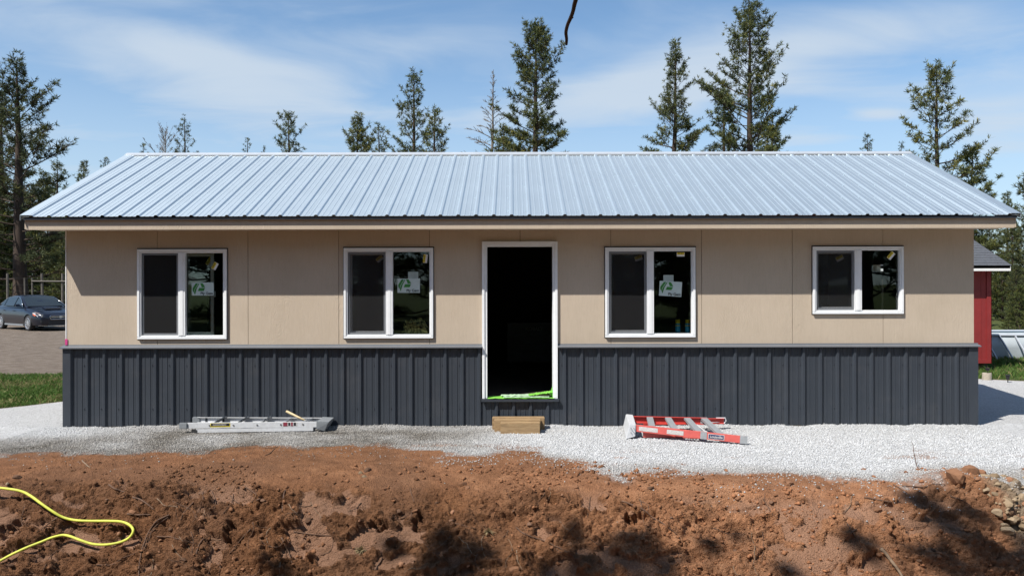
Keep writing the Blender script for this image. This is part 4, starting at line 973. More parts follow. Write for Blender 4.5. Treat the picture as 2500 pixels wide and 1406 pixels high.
for tn, t in ((.17, .22), (.38, .47), (.60, .73), (.79, .965)):
    a = nA.lerp(nB, tn) + Vector((0, 0.02, 0.032)); b = fA.lerp(fB, t) + Vector((0, -0.01, 0.040))
    mb = MB(); mb.beam(a, b, 0.078, 0.006); d_ = (b - a).normalized(); r = d_.cross(Vector((0, 0, 1))).normalized()
    for q in (-1, 1): mb.beam(a + r * 0.037 * q - Vector((0, 0, .014)), b + r * 0.037 * q - Vector((0, 0, .014)), 0.004, 0.026)
    mb.build('step', G['dull_aluminium'], rl)
mb = MB(); mb.hexa([(-0.02, 0.04, 0.0), (0.10, 0.06, 0.03), (0.04, 0.70, 0.06), (0.14, 0.68, 0.08), (0.03, 0.07, 0.178), (0.11, 0.08, 0.176), (0.07, 0.68, 0.21), (0.16, 0.66, 0.204)]); TC = mb.build('top_cap', G['aluminium'], rl, bevel=0.006)
for q in range(4):
    mb = MB(); px_, pz_ = 0.045 + 0.035 * (q % 2), 0.085 + 0.05 * (q // 2); mb.prism([(px_ + .006 * math.cos(k * 1.0472), pz_ + .006 * math.sin(k * 1.0472)) for k in range(6)], 0.040, 0.062); mb.build('rivet', G['grey_plastic'], rl)
dirn = (nB - nA).normalized(); ang = math.atan2(dirn.y, dirn.x); pit = -math.asin(dirn.z)
def on_near(u0, u1, zh, mats, bands, name='label', out=-0.0042):
    o_ = rail_label(rl, 0, u1 - u0, -zh, zh, 0, mats, bands, name); o_.location = nA + dirn * u0 + Vector((math.sin(ang), -math.cos(ang), 0)) * 0.0044; o_.rotation_euler = (0, pit, ang); return o_
on_near(0.06, 0.29, 0.026, [G['worn_label']], []); on_near(0.40, 0.60, 0.026, [G['worn_label']], [])
ob = on_near(0.89, 1.08, 0.030, [G['worn_label'], G['label_print_navy']], [(.04, .96, .1, .9, 1)])
mb = MB(); text_mesh(mb, 'Louisville', 0.040, (0.022, -0.0034, -0.013), 0, None, 0.0004, 0.001); tx = mb.build('label_lettering', G['worn_label'], rl); tx.location = ob.location; tx.rotation_euler = ob.rotation_euler
mb = MB(); q0 = nA + dirn * 0.80; mb.beam(q0, q0 + dirn * 0.075, 0.014, 0.086); mb.build('spreader_bracket', G['dull_aluminium'], rl)
for p, d_, hh in ((nB, dirn, 0.09), (fB, (fB - fA).normalized(), 0.09)):
    mb = MB(); mb.beam(p - d_ * 0.075, p + d_ * 0.012, 0.018, hh); mb.build('foot', G['dull_aluminium'], rl)
mb = MB(); mb.tube([sB + Vector((-0.10, 0, 0.036)), sB + Vector((0.02, 0, 0.036)), sB + Vector((0.03, 0, 0.0)), sB + Vector((-0.01, 0.0, -0.052))], 0.008, 6); mb.build('foot_loop', G['aluminium'], rl)
mb = MB(); mb.beam(sB + Vector((-0.06, 0, -0.02)), fB + Vector((0.02, 0.02, -0.02)), 0.02, 0.005); mb.beam(sB + Vector((-0.4, 0, -0.01)), rB + Vector((-.1, 0.02, 0.0)), 0.02, 0.005); mb.build('spreader_bar', G['aluminium'], rl)

# ------------------------------------------------------------------ timber blocks below the door
def timber(x0, x1, y0, y1, h, lab):
    mb = MB(); mb.box(0, x1 - x0, 0, y1 - y0, -0.02, h); o = mb.build('timber_block', G['treated_timber'], bevel=0.006, loc=(x0, y0, 0.0)); tag(o, lab, 'timber block', 'timber step below the door'); return o
bx = lambda px, d: CX + (px - PX0) / F * d
timber(bx(1221, 10.42), bx(1318, 10.42), -0.595, -0.452, 0.142, 'shortest brown timber block of the step, in front of the other two')
timber(bx(1206, 10.58), bx(1319.5, 10.58), -0.448, -0.300, 0.152, 'middle brown timber block of the step, between two others')
timber(bx(1201, 10.74), bx(1329, 10.74), -0.296, -0.150, 0.158, 'longest brown timber block of the step, nearest the metal wainscot')

# ------------------------------------------------------------------ garden hose on the bank
HP = [(-60, 1182), (0, 1188), (47, 1195), (73, 1207), (99, 1226), (125, 1244), (151, 1259), (182, 1267), (221, 1269), (260, 1269), (292, 1270.5), (312, 1277), (323, 1288), (322, 1300), (310, 1313), (286, 1322.5), (255, 1327), (224, 1325), (193, 1315), (169, 1306), (151, 1303.5), (125, 1309.5), (99, 1320), (65, 1333), (26, 1351), (0, 1365), (-50, 1390)]
def smooth_path(pts, n, it=6):
    pts = [Vector(p) for p in pts]
    out = []
    for i in range(len(pts) - 1):
        p0, p1, p2, p3 = pts[max(i - 1, 0)], pts[i], pts[i + 1], pts[min(i + 2, len(pts) - 1)]
        for j in range(n):
            t = j / n; out.append(0.5 * ((2 * p1) + (p2 - p0) * t + (2 * p0 - 5 * p1 + 4 * p2 - p3) * t * t + (3 * p1 - p0 - 3 * p2 + p3) * t ** 3))
    out.append(pts[-1]); return out
pp = smooth_path([(a, b, 0) for a, b in HP], 5)
dep = []
for p in pp:
    h, n = hit(p.x, p.y); dep.append((h - CAM).length - 0.03)
dep = np.array(dep)
lo = np.array([dep[max(0, i - 5):i + 6].min() for i in range(len(dep))]); ker = np.ones(9) / 9; sm = np.convolve(np.pad(lo, 4, mode='edge'), ker, 'valid')
hose_pts = [CAM + (pix(p.x, p.y, 5.0) - CAM).normalized() * min(s, d + 0.015) for p, s, d in zip(pp, sm, dep)]
hs = MB().tube(hose_pts, 0.0125, 10).build('garden_hose', G['hose_yellow'], smooth=True); tag(hs, 'bright yellow garden hose looped over the brown cut bank', 'hose')

# ------------------------------------------------------------------ roots, sticks and stones of the bank
rnd = random.Random(11)
def along(pts, r0, r1, n=6, lift=0.6, wob=1.6):
    P_ = smooth_path([(a, b, 0) for a, b in pts], n); out = []
    for i, p in enumerate(P_):
        h, nn = hit(p.x + rnd.uniform(-wob, wob), p.y + rnd.uniform(-wob, wob)); out.append(h)
    for _ in range(2): out = [out[0]] + [(out[i - 1] + out[i] * 2 + out[i + 1]) / 4 for i in range(1, len(out) - 1)] + [out[-1]]
    m = len(out); rr = [r0 + (r1 - r0) * i / (m - 1) for i in range(m)]
    out = [p + (CAM - p).normalized() * rr[i] * (lift + 0.5) + Vector((0, 0, rr[i] * lift)) for i, p in enumerate(out)]
    return out, rr
ROOTS = [([(1517, 1224), (1565, 1242), (1588, 1261), (1614, 1276), (1653, 1307)], .008, .004), ([(1561, 1220), (1566, 1238), (1562, 1250)], .006, .003), ([(1563, 1223), (1580, 1232), (1582, 1245), (1575, 1252)], .004, .002),
    ([(1260, 1287), (1279, 1303), (1328, 1321), (1367, 1339), (1404, 1358)], .006, .0035), ([(266, 1182), (281, 1192), (303, 1199)], .010, .006), ([(323, 1212), (346, 1220), (375, 1242)], .010, .005), ([(310, 1253), (340, 1255), (365, 1254)], .008, .006),
    ([(146, 1257), (117, 1277), (89, 1296)], .007, .003), ([(414, 1256), (385, 1267), (365, 1290), (351, 1321), (341, 1358), (336, 1404)], .008, .005), ([(408, 1262), (380, 1280), (362, 1305), (350, 1340)], .005, .003), ([(383, 1308), (417, 1310), (443, 1316), (477, 1326)], .006, .003),
    ([(495, 1313), (484, 1330), (477, 1352)], .008, .005), ([(234, 1376), (266, 1378), (299, 1360), (333, 1347)], .005, .003), ([(715, 1296), (755, 1302), (807, 1307)], .006, .004), ([(687, 1312), (700, 1342), (713, 1376)], .008, .004), ([(932, 1360), (922, 1378), (914, 1391)], .009, .006),
    ([(695, 1196), (690, 1222), (687, 1248)], .009, .005), ([(1000, 1191), (1004, 1208), (1010, 1226)], .005, .003), ([(2067, 1281), (2085, 1310), (2105, 1345)], .006, .003), ([(2181, 1186), (2198, 1196), (2213, 1206)], .007, .004), ([(2109, 1217), (2140, 1222), (2174, 1228)], .009, .005),
    ([(2202, 1188), (2256, 1191), (2275, 1184), (2307, 1184)], .007, .003), ([(2318, 1213), (2345, 1222), (2368, 1235)], .006, .003), ([(470, 1225), (448, 1250), (440, 1268)], .006, .003), ([(515, 1195), (525, 1220), (520, 1245), (508, 1255)], .005, .003), ([(600, 1190), (625, 1205), (612, 1225)], .005, .003), ([(560, 1210), (575, 1222), (592, 1232)], .006, .003),
    ([(610, 1290), (585, 1318), (560, 1350)], .006, .003), ([(1100, 1276), (1130, 1282), (1160, 1290)], .004, .002), ([(880, 1226), (868, 1240), (850, 1246)], .005, .003), ([(1440, 1215), (1436, 1245), (1430, 1268)], .004, .002), ([(1740, 1290), (1765, 1300), (1790, 1310)], .004, .002), ([(1860, 1300), (1862, 1340), (1858, 1370)], .004, .002), ([(60, 1230), (52, 1262), (56, 1290)], .005, .003), ([(105, 1390), (118, 1360), (140, 1340)], .005, .003)]
for pts, r0, r1 in ROOTS:
    P_, rr = along(pts, r0, r1); MB().tube(P_, rr, 6).build('root', G['root_bark'], ground, smooth=True)
for i in range(58):                                     # fine roots left hanging in the cut
    px = rnd.choice((rnd.uniform(330, 760), rnd.uniform(500, 1250), rnd.uniform(1250, 2200))); py = rnd.uniform(1190, 1390); a = rnd.uniform(.6, 2.4); pts = [(px, py)]
    for j in range(rnd.randint(3, 6)):
        a += rnd.uniform(-.6, .6); px += math.cos(a) * 13; py += math.sin(a) * 13; pts.append((px, min(py, 1404)))
    r_ = rnd.uniform(.0022, .0048); P_, rr = along(pts, r_, r_ * .5, 4, lift=.9); MB().tube(P_, rr, 5).build('root', G['dry_stick' if rnd.random() < .45 else 'root_bark'], ground, smooth=True)
def stick(pts, r0, r1, lab, name='stick', extra=None, mat='dry_stick'):
    P_, rr = along(pts, r0, r1); mb = MB().tube(P_, rr, 6)
    for ex, a, b in (extra or []):
        Q_, qq = along(ex, a, b); mb.tube(Q_, qq, 5)
    tag(mb.build(name, G[mat], smooth=True), lab, 'stick'); 
stick([(200, 1123), (210, 1132), (219, 1140)], .008, .005, 'short dark stick lying on bare soil above the yellow hose')
stick([(625, 1087), (654, 1092), (670, 1091), (681, 1087)], .006, .003, 'dark forked twig at the gravel edge below the aluminium ladder', extra=[([(671, 1092), (660, 1103), (646, 1112)], .006, .003)], mat='root_bark')
stick([(2150, 1343), (2174, 1371), (2203, 1412)], .016, .011, 'thick pale stick leaning down the bank amid tree shade')
# upright dry weed stalk
b_, n_ = hit(2237, 1142); mb = MB(); P_ = [b_, b_ + Vector((-0.012, 0, 0.07)), b_ + Vector((-0.03, 0, 0.16)), b_ + Vector((-0.036, 0.0, 0.225)), b_ + Vector((-0.05, 0, 0.265))]
mb.tube(P_, [.004, .0035, .003, .0025, .0015], 6); mb.tube([P_[0] + Vector((-.002, 0, .03)), P_[0] + Vector((0.015, 0, .06))], [.003, .002], 5); mb.tube([P_[2], P_[2] + Vector((-0.012, 0.01, .025))], [.002, .001], 5)
tag(mb.build('weed_stalk', G['root_bark']), 'thin upright dry stalk standing at the edge of the white gravel', 'weed')
# small dry tufts
def tuft(px, py, r, lab, n=90):
    p, nn = hit(px, py); VV, FF, CC = [], [], []
    for i in range(n):
        a = rnd.uniform(0, 6.28); b = rnd.uniform(0.15, 1.25); L = r * rnd.uniform(.6, 1.2); d_ = Vector((math.cos(a) * math.sin(b), -abs(math.sin(a)) * math.sin(b) * .8, math.cos(b) - .25)).normalized()
        s_ = d_.cross(Vector((0, 0, 1))).normalized() * 0.003; m_ = p + d_ * L * .5; t_ = p + d_ * L - Vector((0, 0, L * .3)); k_ = len(VV)
        VV += [p - s_, p + s_, m_ + s_, m_ - s_, t_]; FF += [(k_, k_ + 1, k_ + 2), (k_, k_ + 2, k_ + 3), (k_ + 3, k_ + 2, k_ + 4)]; c_ = rnd.uniform(.7, 1.2); CC += [(0.34 * c_, 0.27 * c_, 0.15 * c_, 1)] * 5
    o = mesh_np('grass_tuft', [tuple(v_) for v_ in VV], np.array(FF), G['grass_blades'], cols={'tint': CC}); tag(o, lab, 'grass tuft')
tuft(880, 1344, 0.085, 'dry straw coloured grass tuft hanging on the bank in sun', 110); tuft(1192, 1298, 0.07, 'small dark dry grass tuft beside a hollow in the bank', 80)
# stones and clods
def rock_mesh(seed, lvl=2):
    bm = bmesh.new(); bmesh.ops.create_icosphere(bm, subdivisions=lvl, radius=1.0); r_ = random.Random(seed)
    pl = [(Vector((r_.uniform(-1, 1), r_.uniform(-1, 1), r_.uniform(-1, 1))).normalized(), r_.uniform(.55, .9)) for _ in range(9)]
    for v_ in bm.verts:
        for nn, dd in pl:
            q = v_.co.dot(nn)
            if q > dd: v_.co -= nn * (q - dd) * 0.9
        v_.co *= 1 + r_.uniform(-.05, .05)
    me = bpy.data.meshes.new('stone'); bm.to_mesh(me); bm.free(); n_ = len(me.vertices); return me
def rock_variant(seed, colr):
    me = rock_mesh(seed); a = me.color_attributes.new('tint', 'FLOAT_COLOR', 'POINT'); a.data.foreach_set('color', list(colr) * len(me.vertices)); me.materials.append(G['rubble_stone']); return me
RED = [rock_variant(i, (0.19 + .02 * i, 0.095 + .012 * i, 0.052 + .008 * i, 1)) for i in range(5)]; TAN = [rock_variant(20 + i, (0.20 + .025 * i, 0.145 + .020 * i, 0.092 + .014 * i, 1)) for i in range(5)]; BRN = [rock_variant(40 + i, (0.10 + .02 * i, 0.056 + .012 * i, 0.035 + .008 * i, 1)) for i in range(4)]
def rock(px, py, size_px, pool):
    p, nn = hit(px, py); d_ = (p - CAM).length; s_ = size_px / 2 / F * d_ * 1.15
    o = bpy.data.objects.new('stone', rnd.choice(pool)); o.location = p + nn * s_ * 0.02; o.scale = (s_ * rnd.uniform(.85, 1.5), s_ * rnd.uniform(.8, 1.1), s_ * rnd.uniform(.55, .95)); o.rotation_euler = (rnd.uniform(-.4, .4), rnd.uniform(-.4, .4), rnd.uniform(0, 6.28)); link(o, ground)
for (px, py, s_) in ((880, 1154, 12), (897, 1149, 16), (890, 1163, 10), (1128, 1182, 18), (1070, 1170, 12), (1142, 1191, 11), (972, 1248, 14), (985, 1262, 18), (1012, 1246, 12), (1105, 1250, 12), (642, 1221, 16), (42, 1163, 15), (16, 1178, 9), (1318, 1360, 15), (1565, 1275, 12), (1548, 1290, 11), (1480, 1210, 14), (1540, 1254, 16), (1480, 1180, 14), (1405, 1190, 10), (2060, 1265, 14), (2140, 1245, 16), (1252, 1390, 26), (2385, 1170, 10), (2335, 1166, 34), (2368, 1156, 30), (2395, 1158, 20), (1908, 1178, 16), (1925, 1182, 20), (2108, 1148, 12), (2240, 1150, 12)):
    rock(px, py, s_, RED if px > 1000 else (TAN if s_ < 13 and px < 900 else BRN))
for i in range(64):
    py = rnd.uniform(1162, 1300); px = rnd.uniform(2400 + max(0, (py - 1200) * .55), 2510); rock(px, py, rnd.choice((6, 7, 8, 9, 11, 14, 18, 24)), TAN if rnd.random() < .75 else RED)
for i in range(70): rock(rnd.uniform(0, 2400), rnd.uniform(1190, 1400), rnd.choice((6, 7, 8, 9, 11, 14)), RED if rnd.random() < .5 else BRN)

# ------------------------------------------------------------------ red garden shed behind
sh = empty('shed', (9.2, 7.0, 0)); tag(sh, 'small barn red shed with grey shingle roof and white eave board', 'shed')
SD = 18.0; sy0 = CY + SD; SXR = CX + (2418 - PX0) / F * SD; szb = CZ - (889 - HZ) / F * SD; sze = CZ - (658 - HZ) / F * (SD - .3); SXL = 6.6
def shp(o): o.location = Vector(o.location) - sh.location; return o
mb = MB(); mb.box(SXL, SXR, sy0, sy0 + 3.0, szb, sze + 0.02); shp(mb.build('wall', G['barn_red'], sh))
for xg in np.arange(SXL + .2, SXR, 0.2):
    mb = MB(); mb.box(xg - .006, xg + .006, sy0 - .006, sy0 - .001, szb + .1, sze); shp(mb.build('batten', G['barn_red'], sh))
mb = MB(); mb.box(SXR - 0.09, SXR + 0.012, sy0 - 0.02, sy0 - 0.0015, szb, sze + .02); mb.box(SXR + .0015, SXR + .014, sy0 - .02, sy0 + .09, szb, sze); shp(mb.build('corner_board', G['barn_red'], sh))
mb = MB(); mb.box(SXL, SXR - .0905, sy0 - .018, sy0 - .0015, szb, szb + .09); shp(mb.build('base_board', G['barn_red'], sh))
oh = 0.30; ex = CX + (2470 - PX0) / F * (SD - oh); ez = CZ - (651 - HZ) / F * (SD - oh); rise = 0.43
mb = MB(); mb.box(SXL - .3, ex - .02, sy0 - oh, sy0 - oh + .022, ez - .115, ez - .005); shp(mb.build('eave_board', G['white_paint'], sh))
mb = MB(); mb.box(SXL - .3, ex - .03, sy0 - oh + .024, sy0 - .001, ez - .10, ez - .09); shp(mb.build('soffit', G['white_paint'], sh))
RM = sy0 + 1.5; run = RM - (sy0 - oh)
mb = MB(); mb.prism([(sy0 - oh, ez - .003), (RM, ez + run * rise - .003), (RM + run, ez - .003), (RM + run, ez - .06), (RM, ez + run * rise - .06), (sy0 - oh, ez - .06)], SXL - .3, ex - .03, axis='x'); shp(mb.build('roof_deck', G['skid_timber'], sh))
mb = MB(); mb.prism([(sy0, sze + .015), (sy0 + 3.0, sze + .015), (RM, ez + run * rise - .07)], SXR - .1, SXR, axis='x'); shp(mb.build('gable', G['barn_red'], sh))
nc = 13
for j in range(nc):
    for sgn in (1, -1):
        t0, t1 = j / nc, (j + 1.25) / nc; t1 = min(t1, 1.0)
        mb = MB(); w0 = SXL - .32
        while w0 < ex:
            w1 = min(w0 + rnd.uniform(.22, .36), ex + .0); li = rnd.uniform(0, .004)
            ya, yb = sy0 - oh - .012 + run * t0, sy0 - oh + run * t1; za, zb = ez + (run * t0) * rise + .010 + li, ez + (run * t1) * rise + .004
            if sgn < 0: ya, yb = 2 * RM - ya, 2 * RM - yb
            mb.add([(w0, ya, za), (w1 - .006, ya, za), (w1 - .006, yb, zb), (w0, yb, zb), (w0, ya, za - .011), (w1 - .006, ya, za - .011)], [(0, 1, 2, 3), (0, 4, 5, 1), (0, 3, 4), (1, 5, 2)]); w0 = w1
        shp(mb.build('shingle_course', G['slate_shingle'], sh))
for ya_ in (.05, 2.7):
    mb = MB(); mb.box(SXL + .1, SXR - .12, sy0 + ya_, sy0 + ya_ + .15, -0.02, szb - .002); shp(mb.build('skid', G['skid_timber'], sh))

# ------------------------------------------------------------------ above-ground pool
PD = 20.4; pb = CZ - (884 - HZ) / F * PD; pt = CZ - (823 - HZ) / F * PD
pool = empty('swimming_pool', (14.6, CY + PD + 0.95, 0)); tag(pool, 'grey walled above ground swimming pool with pale slanted frame legs', 'pool')
hx_, hy_ = 3.4, 0.95
def stad(n, k=1.0):
    o = []
    for i in range(n):
        a = 2 * math.pi * i / n; c_, s_ = math.cos(a), math.sin(a); o.append((math.copysign(abs(c_) ** .42, c_) * hx_ * k, math.copysign(abs(s_) ** .42, s_) * hy_ * k))
    return o
n = 96; top = stad(n); bot = stad(n, 1.0); bel = stad(n, 1.03); H_ = pt
mb = MB(); lv = [(top, H_, 1), (bel, H_ * .45, 1), (bot, 0.02, 1), (top, H_, 0)]
vs = [(x, y, H_) for x, y in top] + [(x, y, H_ * .5) for x, y in bel] + [(x, y, -0.02) for x, y in bot] + [(x * .985, y * .985, H_) for x, y in top] + [(x * .985, y * .985, H_ - .25) for x, y in top]
fs = []
for a_, b_ in ((2, 1), (1, 0), (0, 3), (3, 4)): fs += [(a_ * n + i, a_ * n + (i + 1) % n, b_ * n + (i + 1) % n, b_ * n + i) for i in range(n)]
mb.add(vs, fs); mb.build('wall', G['pool_wall'], pool, smooth=True)
mb = MB(); mb.add([(x * .984, y * .984, H_ - .22) for x, y in top], [list(range(n))]); mb.build('water', G['pool_water'], pool)
MB().tube([(x, y, H_ + .02) for x, y in top] + [(top[0][0], top[0][1], H_ + .02)], 0.032, 8).build('top_rail', G['pool_frame'], pool, smooth=True)
import itertools
xs_ = np.arange(-hx_ + .25, hx_ - .2, 0.37)
for x_ in xs_:
    f_ = 1 - max(0, abs(x_) / hx_ - .55) * .35
    for sg in (-1, 1):
        mb = MB(); mb.beam((x_ - .14, sg * hy_ * f_ * .985 + sg * .03, H_), (x_ + .05 - .05, sg * (hy_ * f_ + .42), -.02), 0.034, 0.03, up=(1, 0, 0)); mb.build('frame_leg', G['pool_frame'], pool)
# concrete pot, path lights, small post by the shed
g1_ = flat(2409, 929); pot = empty('concrete_pot', (g1_.x, g1_.y, 0)); tag(pot, 'short round concrete footing at the edge of the rough grass', 'footing')
mb = MB(); rr_ = .085; seg = 20; vs = [(r * math.cos(2 * math.pi * k / seg), r * math.sin(2 * math.pi * k / seg), z) for r, z in ((.088, -.02), (.085, .12), (.080, .135), (.06, .132)) for k in range(seg)]
mb.add(vs, [(j * seg + k, j * seg + (k + 1) % seg, (j + 1) * seg + (k + 1) % seg, (j + 1) * seg + k) for j in range(3) for k in range(seg)] + [[3 * seg + k for k in range(seg)]]); mb.build('footing_body', G['concrete'], pot, smooth=True)
def solar(px, py, lab, s=1.0, base=0.0):
    g_ = flat(px, py); e_ = empty('path_light', (g_.x, g_.y, base)); tag(e_, lab, 'path light', 'solar path lights')
    def cyl(r0, r1, z0, z1, nm):
        m_ = MB(); m_.tube([(0, 0, z0), (0, 0, z1)], [r0, r1], 12); m_.build(nm, G['black_plastic'], e_)
    cyl(.008, .008, -.02, .05 * s, 'stake'); cyl(.030, .034, .05 * s, .10 * s, 'lamp_body'); cyl(.045, .045, .101 * s, .118 * s, 'solar_cap')
solar(2460, 936, 'black solar path light standing in the grass to the side of the concrete footing', 1.25)
solar(2411, 929, 'black solar path light set on top of the concrete footing', .8, .135)
g2_ = flat(2401, 905); mb = MB(); mb.hexa([(-.05, -.04, -.02), (.07, -.04, -.02), (-.05, .04, -.02), (.07, .04, -.02), (-.01, -.04, .2), (.07, -.04, .22), (-.01, .04, .2), (.07, .04, .22)]); o_ = mb.build('stake', G['grey_post_wood'], loc=(g2_.x, g2_.y, 0), bevel=.004); tag(o_, 'short grey wooden stake standing beside the shed corner', 'stake')
# ------------------------------------------------------------------ dark saloon parked on the drive
fw = flat(73, 805); rw = flat(8, 800)
heading = math.atan2(fw.y - rw.y, fw.x - rw.x)
fwd = Vector((math.cos(heading), math.sin(heading), 0)); lft = Vector((-fwd.y, fwd.x, 0))
# the wheels seen are the car's right-hand pair (towards the camera)
origin = Vector((fw.x, fw.y, 0)) - fwd * 1.375 + lft * 0.80
car = empty('parked_car', (origin.x, origin.y, 0.0), heading); tag(car, 'dark navy saloon car parked on the drive beside the wood', 'car')
ST = [  # x, half width, top z, bottom z
    (2.36, .50, .60, .34), (2.33, .64, .66, .24), (2.22, .76, .72, .20), (2.0, .855, .79, .19), (1.7, .895, .855, .19), (1.3, .91, .925, .19), (.95, .91, .975, .19), (.4, .905, .985, .19), (-.3, .905, .995, .19), (-1.0, .905, 1.015, .19), (-1.5, .90, 1.045, .19), (-1.9, .875, 1.055, .22), (-2.2, .82, 1.04, .26), (-2.32, .74, .98, .34), (-2.37, .62, .86, .42)]
def body_section(w, zt, zb, x):
    h = zt - zb
    half = [(w * .80, zb), (w * .96, zb + h * .08), (w * .99, zb + h * .30), (w * 1.0, zb + h * .55), (w * .985, zb + h * .74), (w * .955, zb + h * .88), (w * .88, zb + h * .975), (w * .60, zt + .012), (w * .3, zt + .022), (0, zt + .026)]
    return [(x, y, z) for y, z in half] + [(x, -y, z) for y, z in half[-2::-1]]
mb = MB(); secs = [body_section(w, zt, zb, x) for x, w, zt, zb in ST]; m = len(secs[0])
vs = [p for s_ in secs for p in s_]; fs = [(i * m + j, i * m + j + 1, (i + 1) * m + j + 1, (i + 1) * m + j) for i in range(len(secs) - 1) for j in range(m - 1)]
fs += [(i * m + m - 1, i * m, (i + 1) * m, (i + 1) * m + m - 1) for i in range(len(secs) - 1)] + [list(range(m))[::-1], [(len(secs) - 1) * m + j for j in range(m)]]
mb.add(vs, fs); body = mb.build('body', G['dark_navy_car_paint'], car, smooth=True)
cut = MB()
for xw in (1.375, -1.375): cut.tube([(xw, -1.2, .325), (xw, 1.2, .325)], .375, 28)
cu = cut.build('cutter', G['black_plastic']); md = body.modifiers.new('arches', 'BOOLEAN'); md.operation = 'DIFFERENCE'; md.object = cu; md.solver = 'EXACT'; cu.parent = car
bpy.context.view_layer.update(); dg = bpy.context.evaluated_depsgraph_get(); nm = bpy.data.meshes.new_from_object(body.evaluated_get(dg)); body.modifiers.clear(); body.data = nm; bpy.data.objects.remove(cu)
body.data.polygons.foreach_set('use_smooth', [True] * len(body.data.polygons))
try:
    body.data.set_sharp_from_angle(angle=math.radians(38))
except Exception: pass
mb = MB(); mb.box(-2.0, 2.0, -.62, .62, .2, .55); mb.build('underbody', G['black_plastic'], car)
# cabin: roof skin and pillars, then the glass
CAB = [(.98, .76, .97), (.55, .70, 1.22), (.12, .615, 1.43), (-.25, .595, 1.475), (-.75, .59, 1.47), (-1.15, .60, 1.39), (-1.55, .66, 1.20), (-1.82, .72, 1.05)]
mb = MB(); cs = []
for x, w, z in CAB: cs.append([(x, w + (0.84 - w) * min(1, (z - .98) / .2), .965), (x, w + .035, z - .05 if z > 1.05 else .97), (x, w - .03, z), (x, w * .5, z + .022), (x, 0, z + .03), (x, -w * .5, z + .022), (x, -w + .03, z), (x, -w - .035, z - .05 if z > 1.05 else .97), (x, -(w + (0.84 - w) * min(1, (z - .98) / .2)), .965)])
m = 9; vs = [p for s_ in cs for p in s_]; mb.add(vs, [(i * m + j, i * m + j + 1, (i + 1) * m + j + 1, (i + 1) * m + j) for i in range(len(cs) - 1) for j in range(m - 1)]); mb.build('cabin', G['dark_navy_car_paint'], car, smooth=True)
def slab(name, quad, t, mat, parent=car, inset=None):
    q = [Vector(p) for p in quad]; nrm_ = (q[1] - q[0]).cross(q[2] - q[0]).normalized(); n = len(q); c_ = sum(q, Vector()) / n
    if nrm_.dot(c_ - Vector((-.3, 0, .8))) < 0: nrm_ = -nrm_
    mb = MB(); mb.add([p + nrm_ * t for p in q] + [p - nrm_ * .01 for p in q], [list(range(n)), list(range(2 * n - 1, n - 1, -1))] + [(i, (i + 1) % n, (i + 1) % n + n, i + n) for i in range(n)]); return mb.build(name, mat, parent)
slab('windscreen', [(.93, .70, 1.01), (.93, -.70, 1.01), (.54, -.655, 1.235), (.16, -.575, 1.425), (.16, .575, 1.425), (.54, .655, 1.235)], .022, G['car_glass'])
slab('rear_window', [(-1.78, .66, 1.08), (-1.78, -.66, 1.08), (-1.2, -.56, 1.38), (-1.2, .56, 1.38)], .03, G['car_glass'])
for sg in (-1, 1):
    def yb(z): return sg * (0.875 - (z - .97) * .52)
    for quad in ([(.80, 1.02), (.02, 1.02), (.02, 1.385), (.20, 1.375), (.50, 1.22)], [(-.06, 1.02), (-.98, 1.04), (-1.0, 1.36), (-.7, 1.40), (-.06, 1.395)], [(-1.05, 1.05), (-1.50, 1.09), (-1.14, 1.33), (-1.05, 1.345)]):
        slab('side_window', [(x, yb(z), z) for x, z in quad], .028, G['car_glass'])
    P_ = [(.86, 1.0), (.50, 1.235), (.15, 1.40), (-.3, 1.432), (-.75, 1.425), (-1.1, 1.36), (-1.55, 1.10)]
    MB().tube([(x, yb(z) + sg * .03, z) for x, z in P_], .010, 6).build('window_trim', G['chrome'], car, smooth=True)
    mb = MB(); mb.beam((.95, sg * .885, .235), (-.95, sg * .885, .235), .03, .07); mb.build('side_skirt', G['grey_plastic'], car, bevel=.008)
    MB().tube([(.72, sg * .86, 1.03), (.70, sg * .98, 1.06)], .02, 6).build('mirror_arm', G['black_plastic'], car)
    mb = MB(); mb.hexa([(.62, sg * .93, 1.01), (.76, sg * .93, 1.01), (.64, sg * 1.10, 1.02), (.74, sg * 1.10, 1.03), (.62, sg * .93, 1.13), (.72, sg * .93, 1.12), (.64, sg * 1.10, 1.12), (.71, sg * 1.10, 1.11)]); mb.build('mirror', G['dark_navy_car_paint'], car, bevel=.015)
    for xh in (.08, -.88):
        mb = MB(); mb.beam((xh, sg * .913, .83), (xh - .19, sg * .913, .835), .022, .028); mb.build('door_handle', G['dark_navy_car_paint'], car, bevel=.006)
    # swept-back headlamp
    hl = slab('headlight', [(2.300, sg * .36, .60), (2.27, sg * .56, .575), (2.11, sg * .800, .60), (1.83, sg * .893, .745), (1.96, sg * .84, .785), (2.20, sg * .63, .70)], .022, G['headlamp'])
    slab('indicator', [(2.03, sg * .855, .625), (1.90, sg * .898, .69), (1.93, sg * .894, .72), (2.06, sg * .845, .66)], .026, G['indicator_orange'], hl)
    mb = MB(); mb.tube([(2.17, sg * .70, .635), (2.27, sg * .69, .635)], .05, 12); mb.build('projector', G['chrome'], hl)
    mb = MB(); mb.box(2.18, 2.30, min(sg * .58, sg * .74), max(sg * .58, sg * .74), .36, .46); mb.build('fog_recess', G['black_plastic'], car)
    slab('tail_light', [(-2.33, sg * .45, .92), (-2.25, sg * .80, .90), (-2.0, sg * .87, .95), (-2.2, sg * .80, 1.0), (-2.31, sg * .5, 1.0)], .02, G['indicator_orange'])
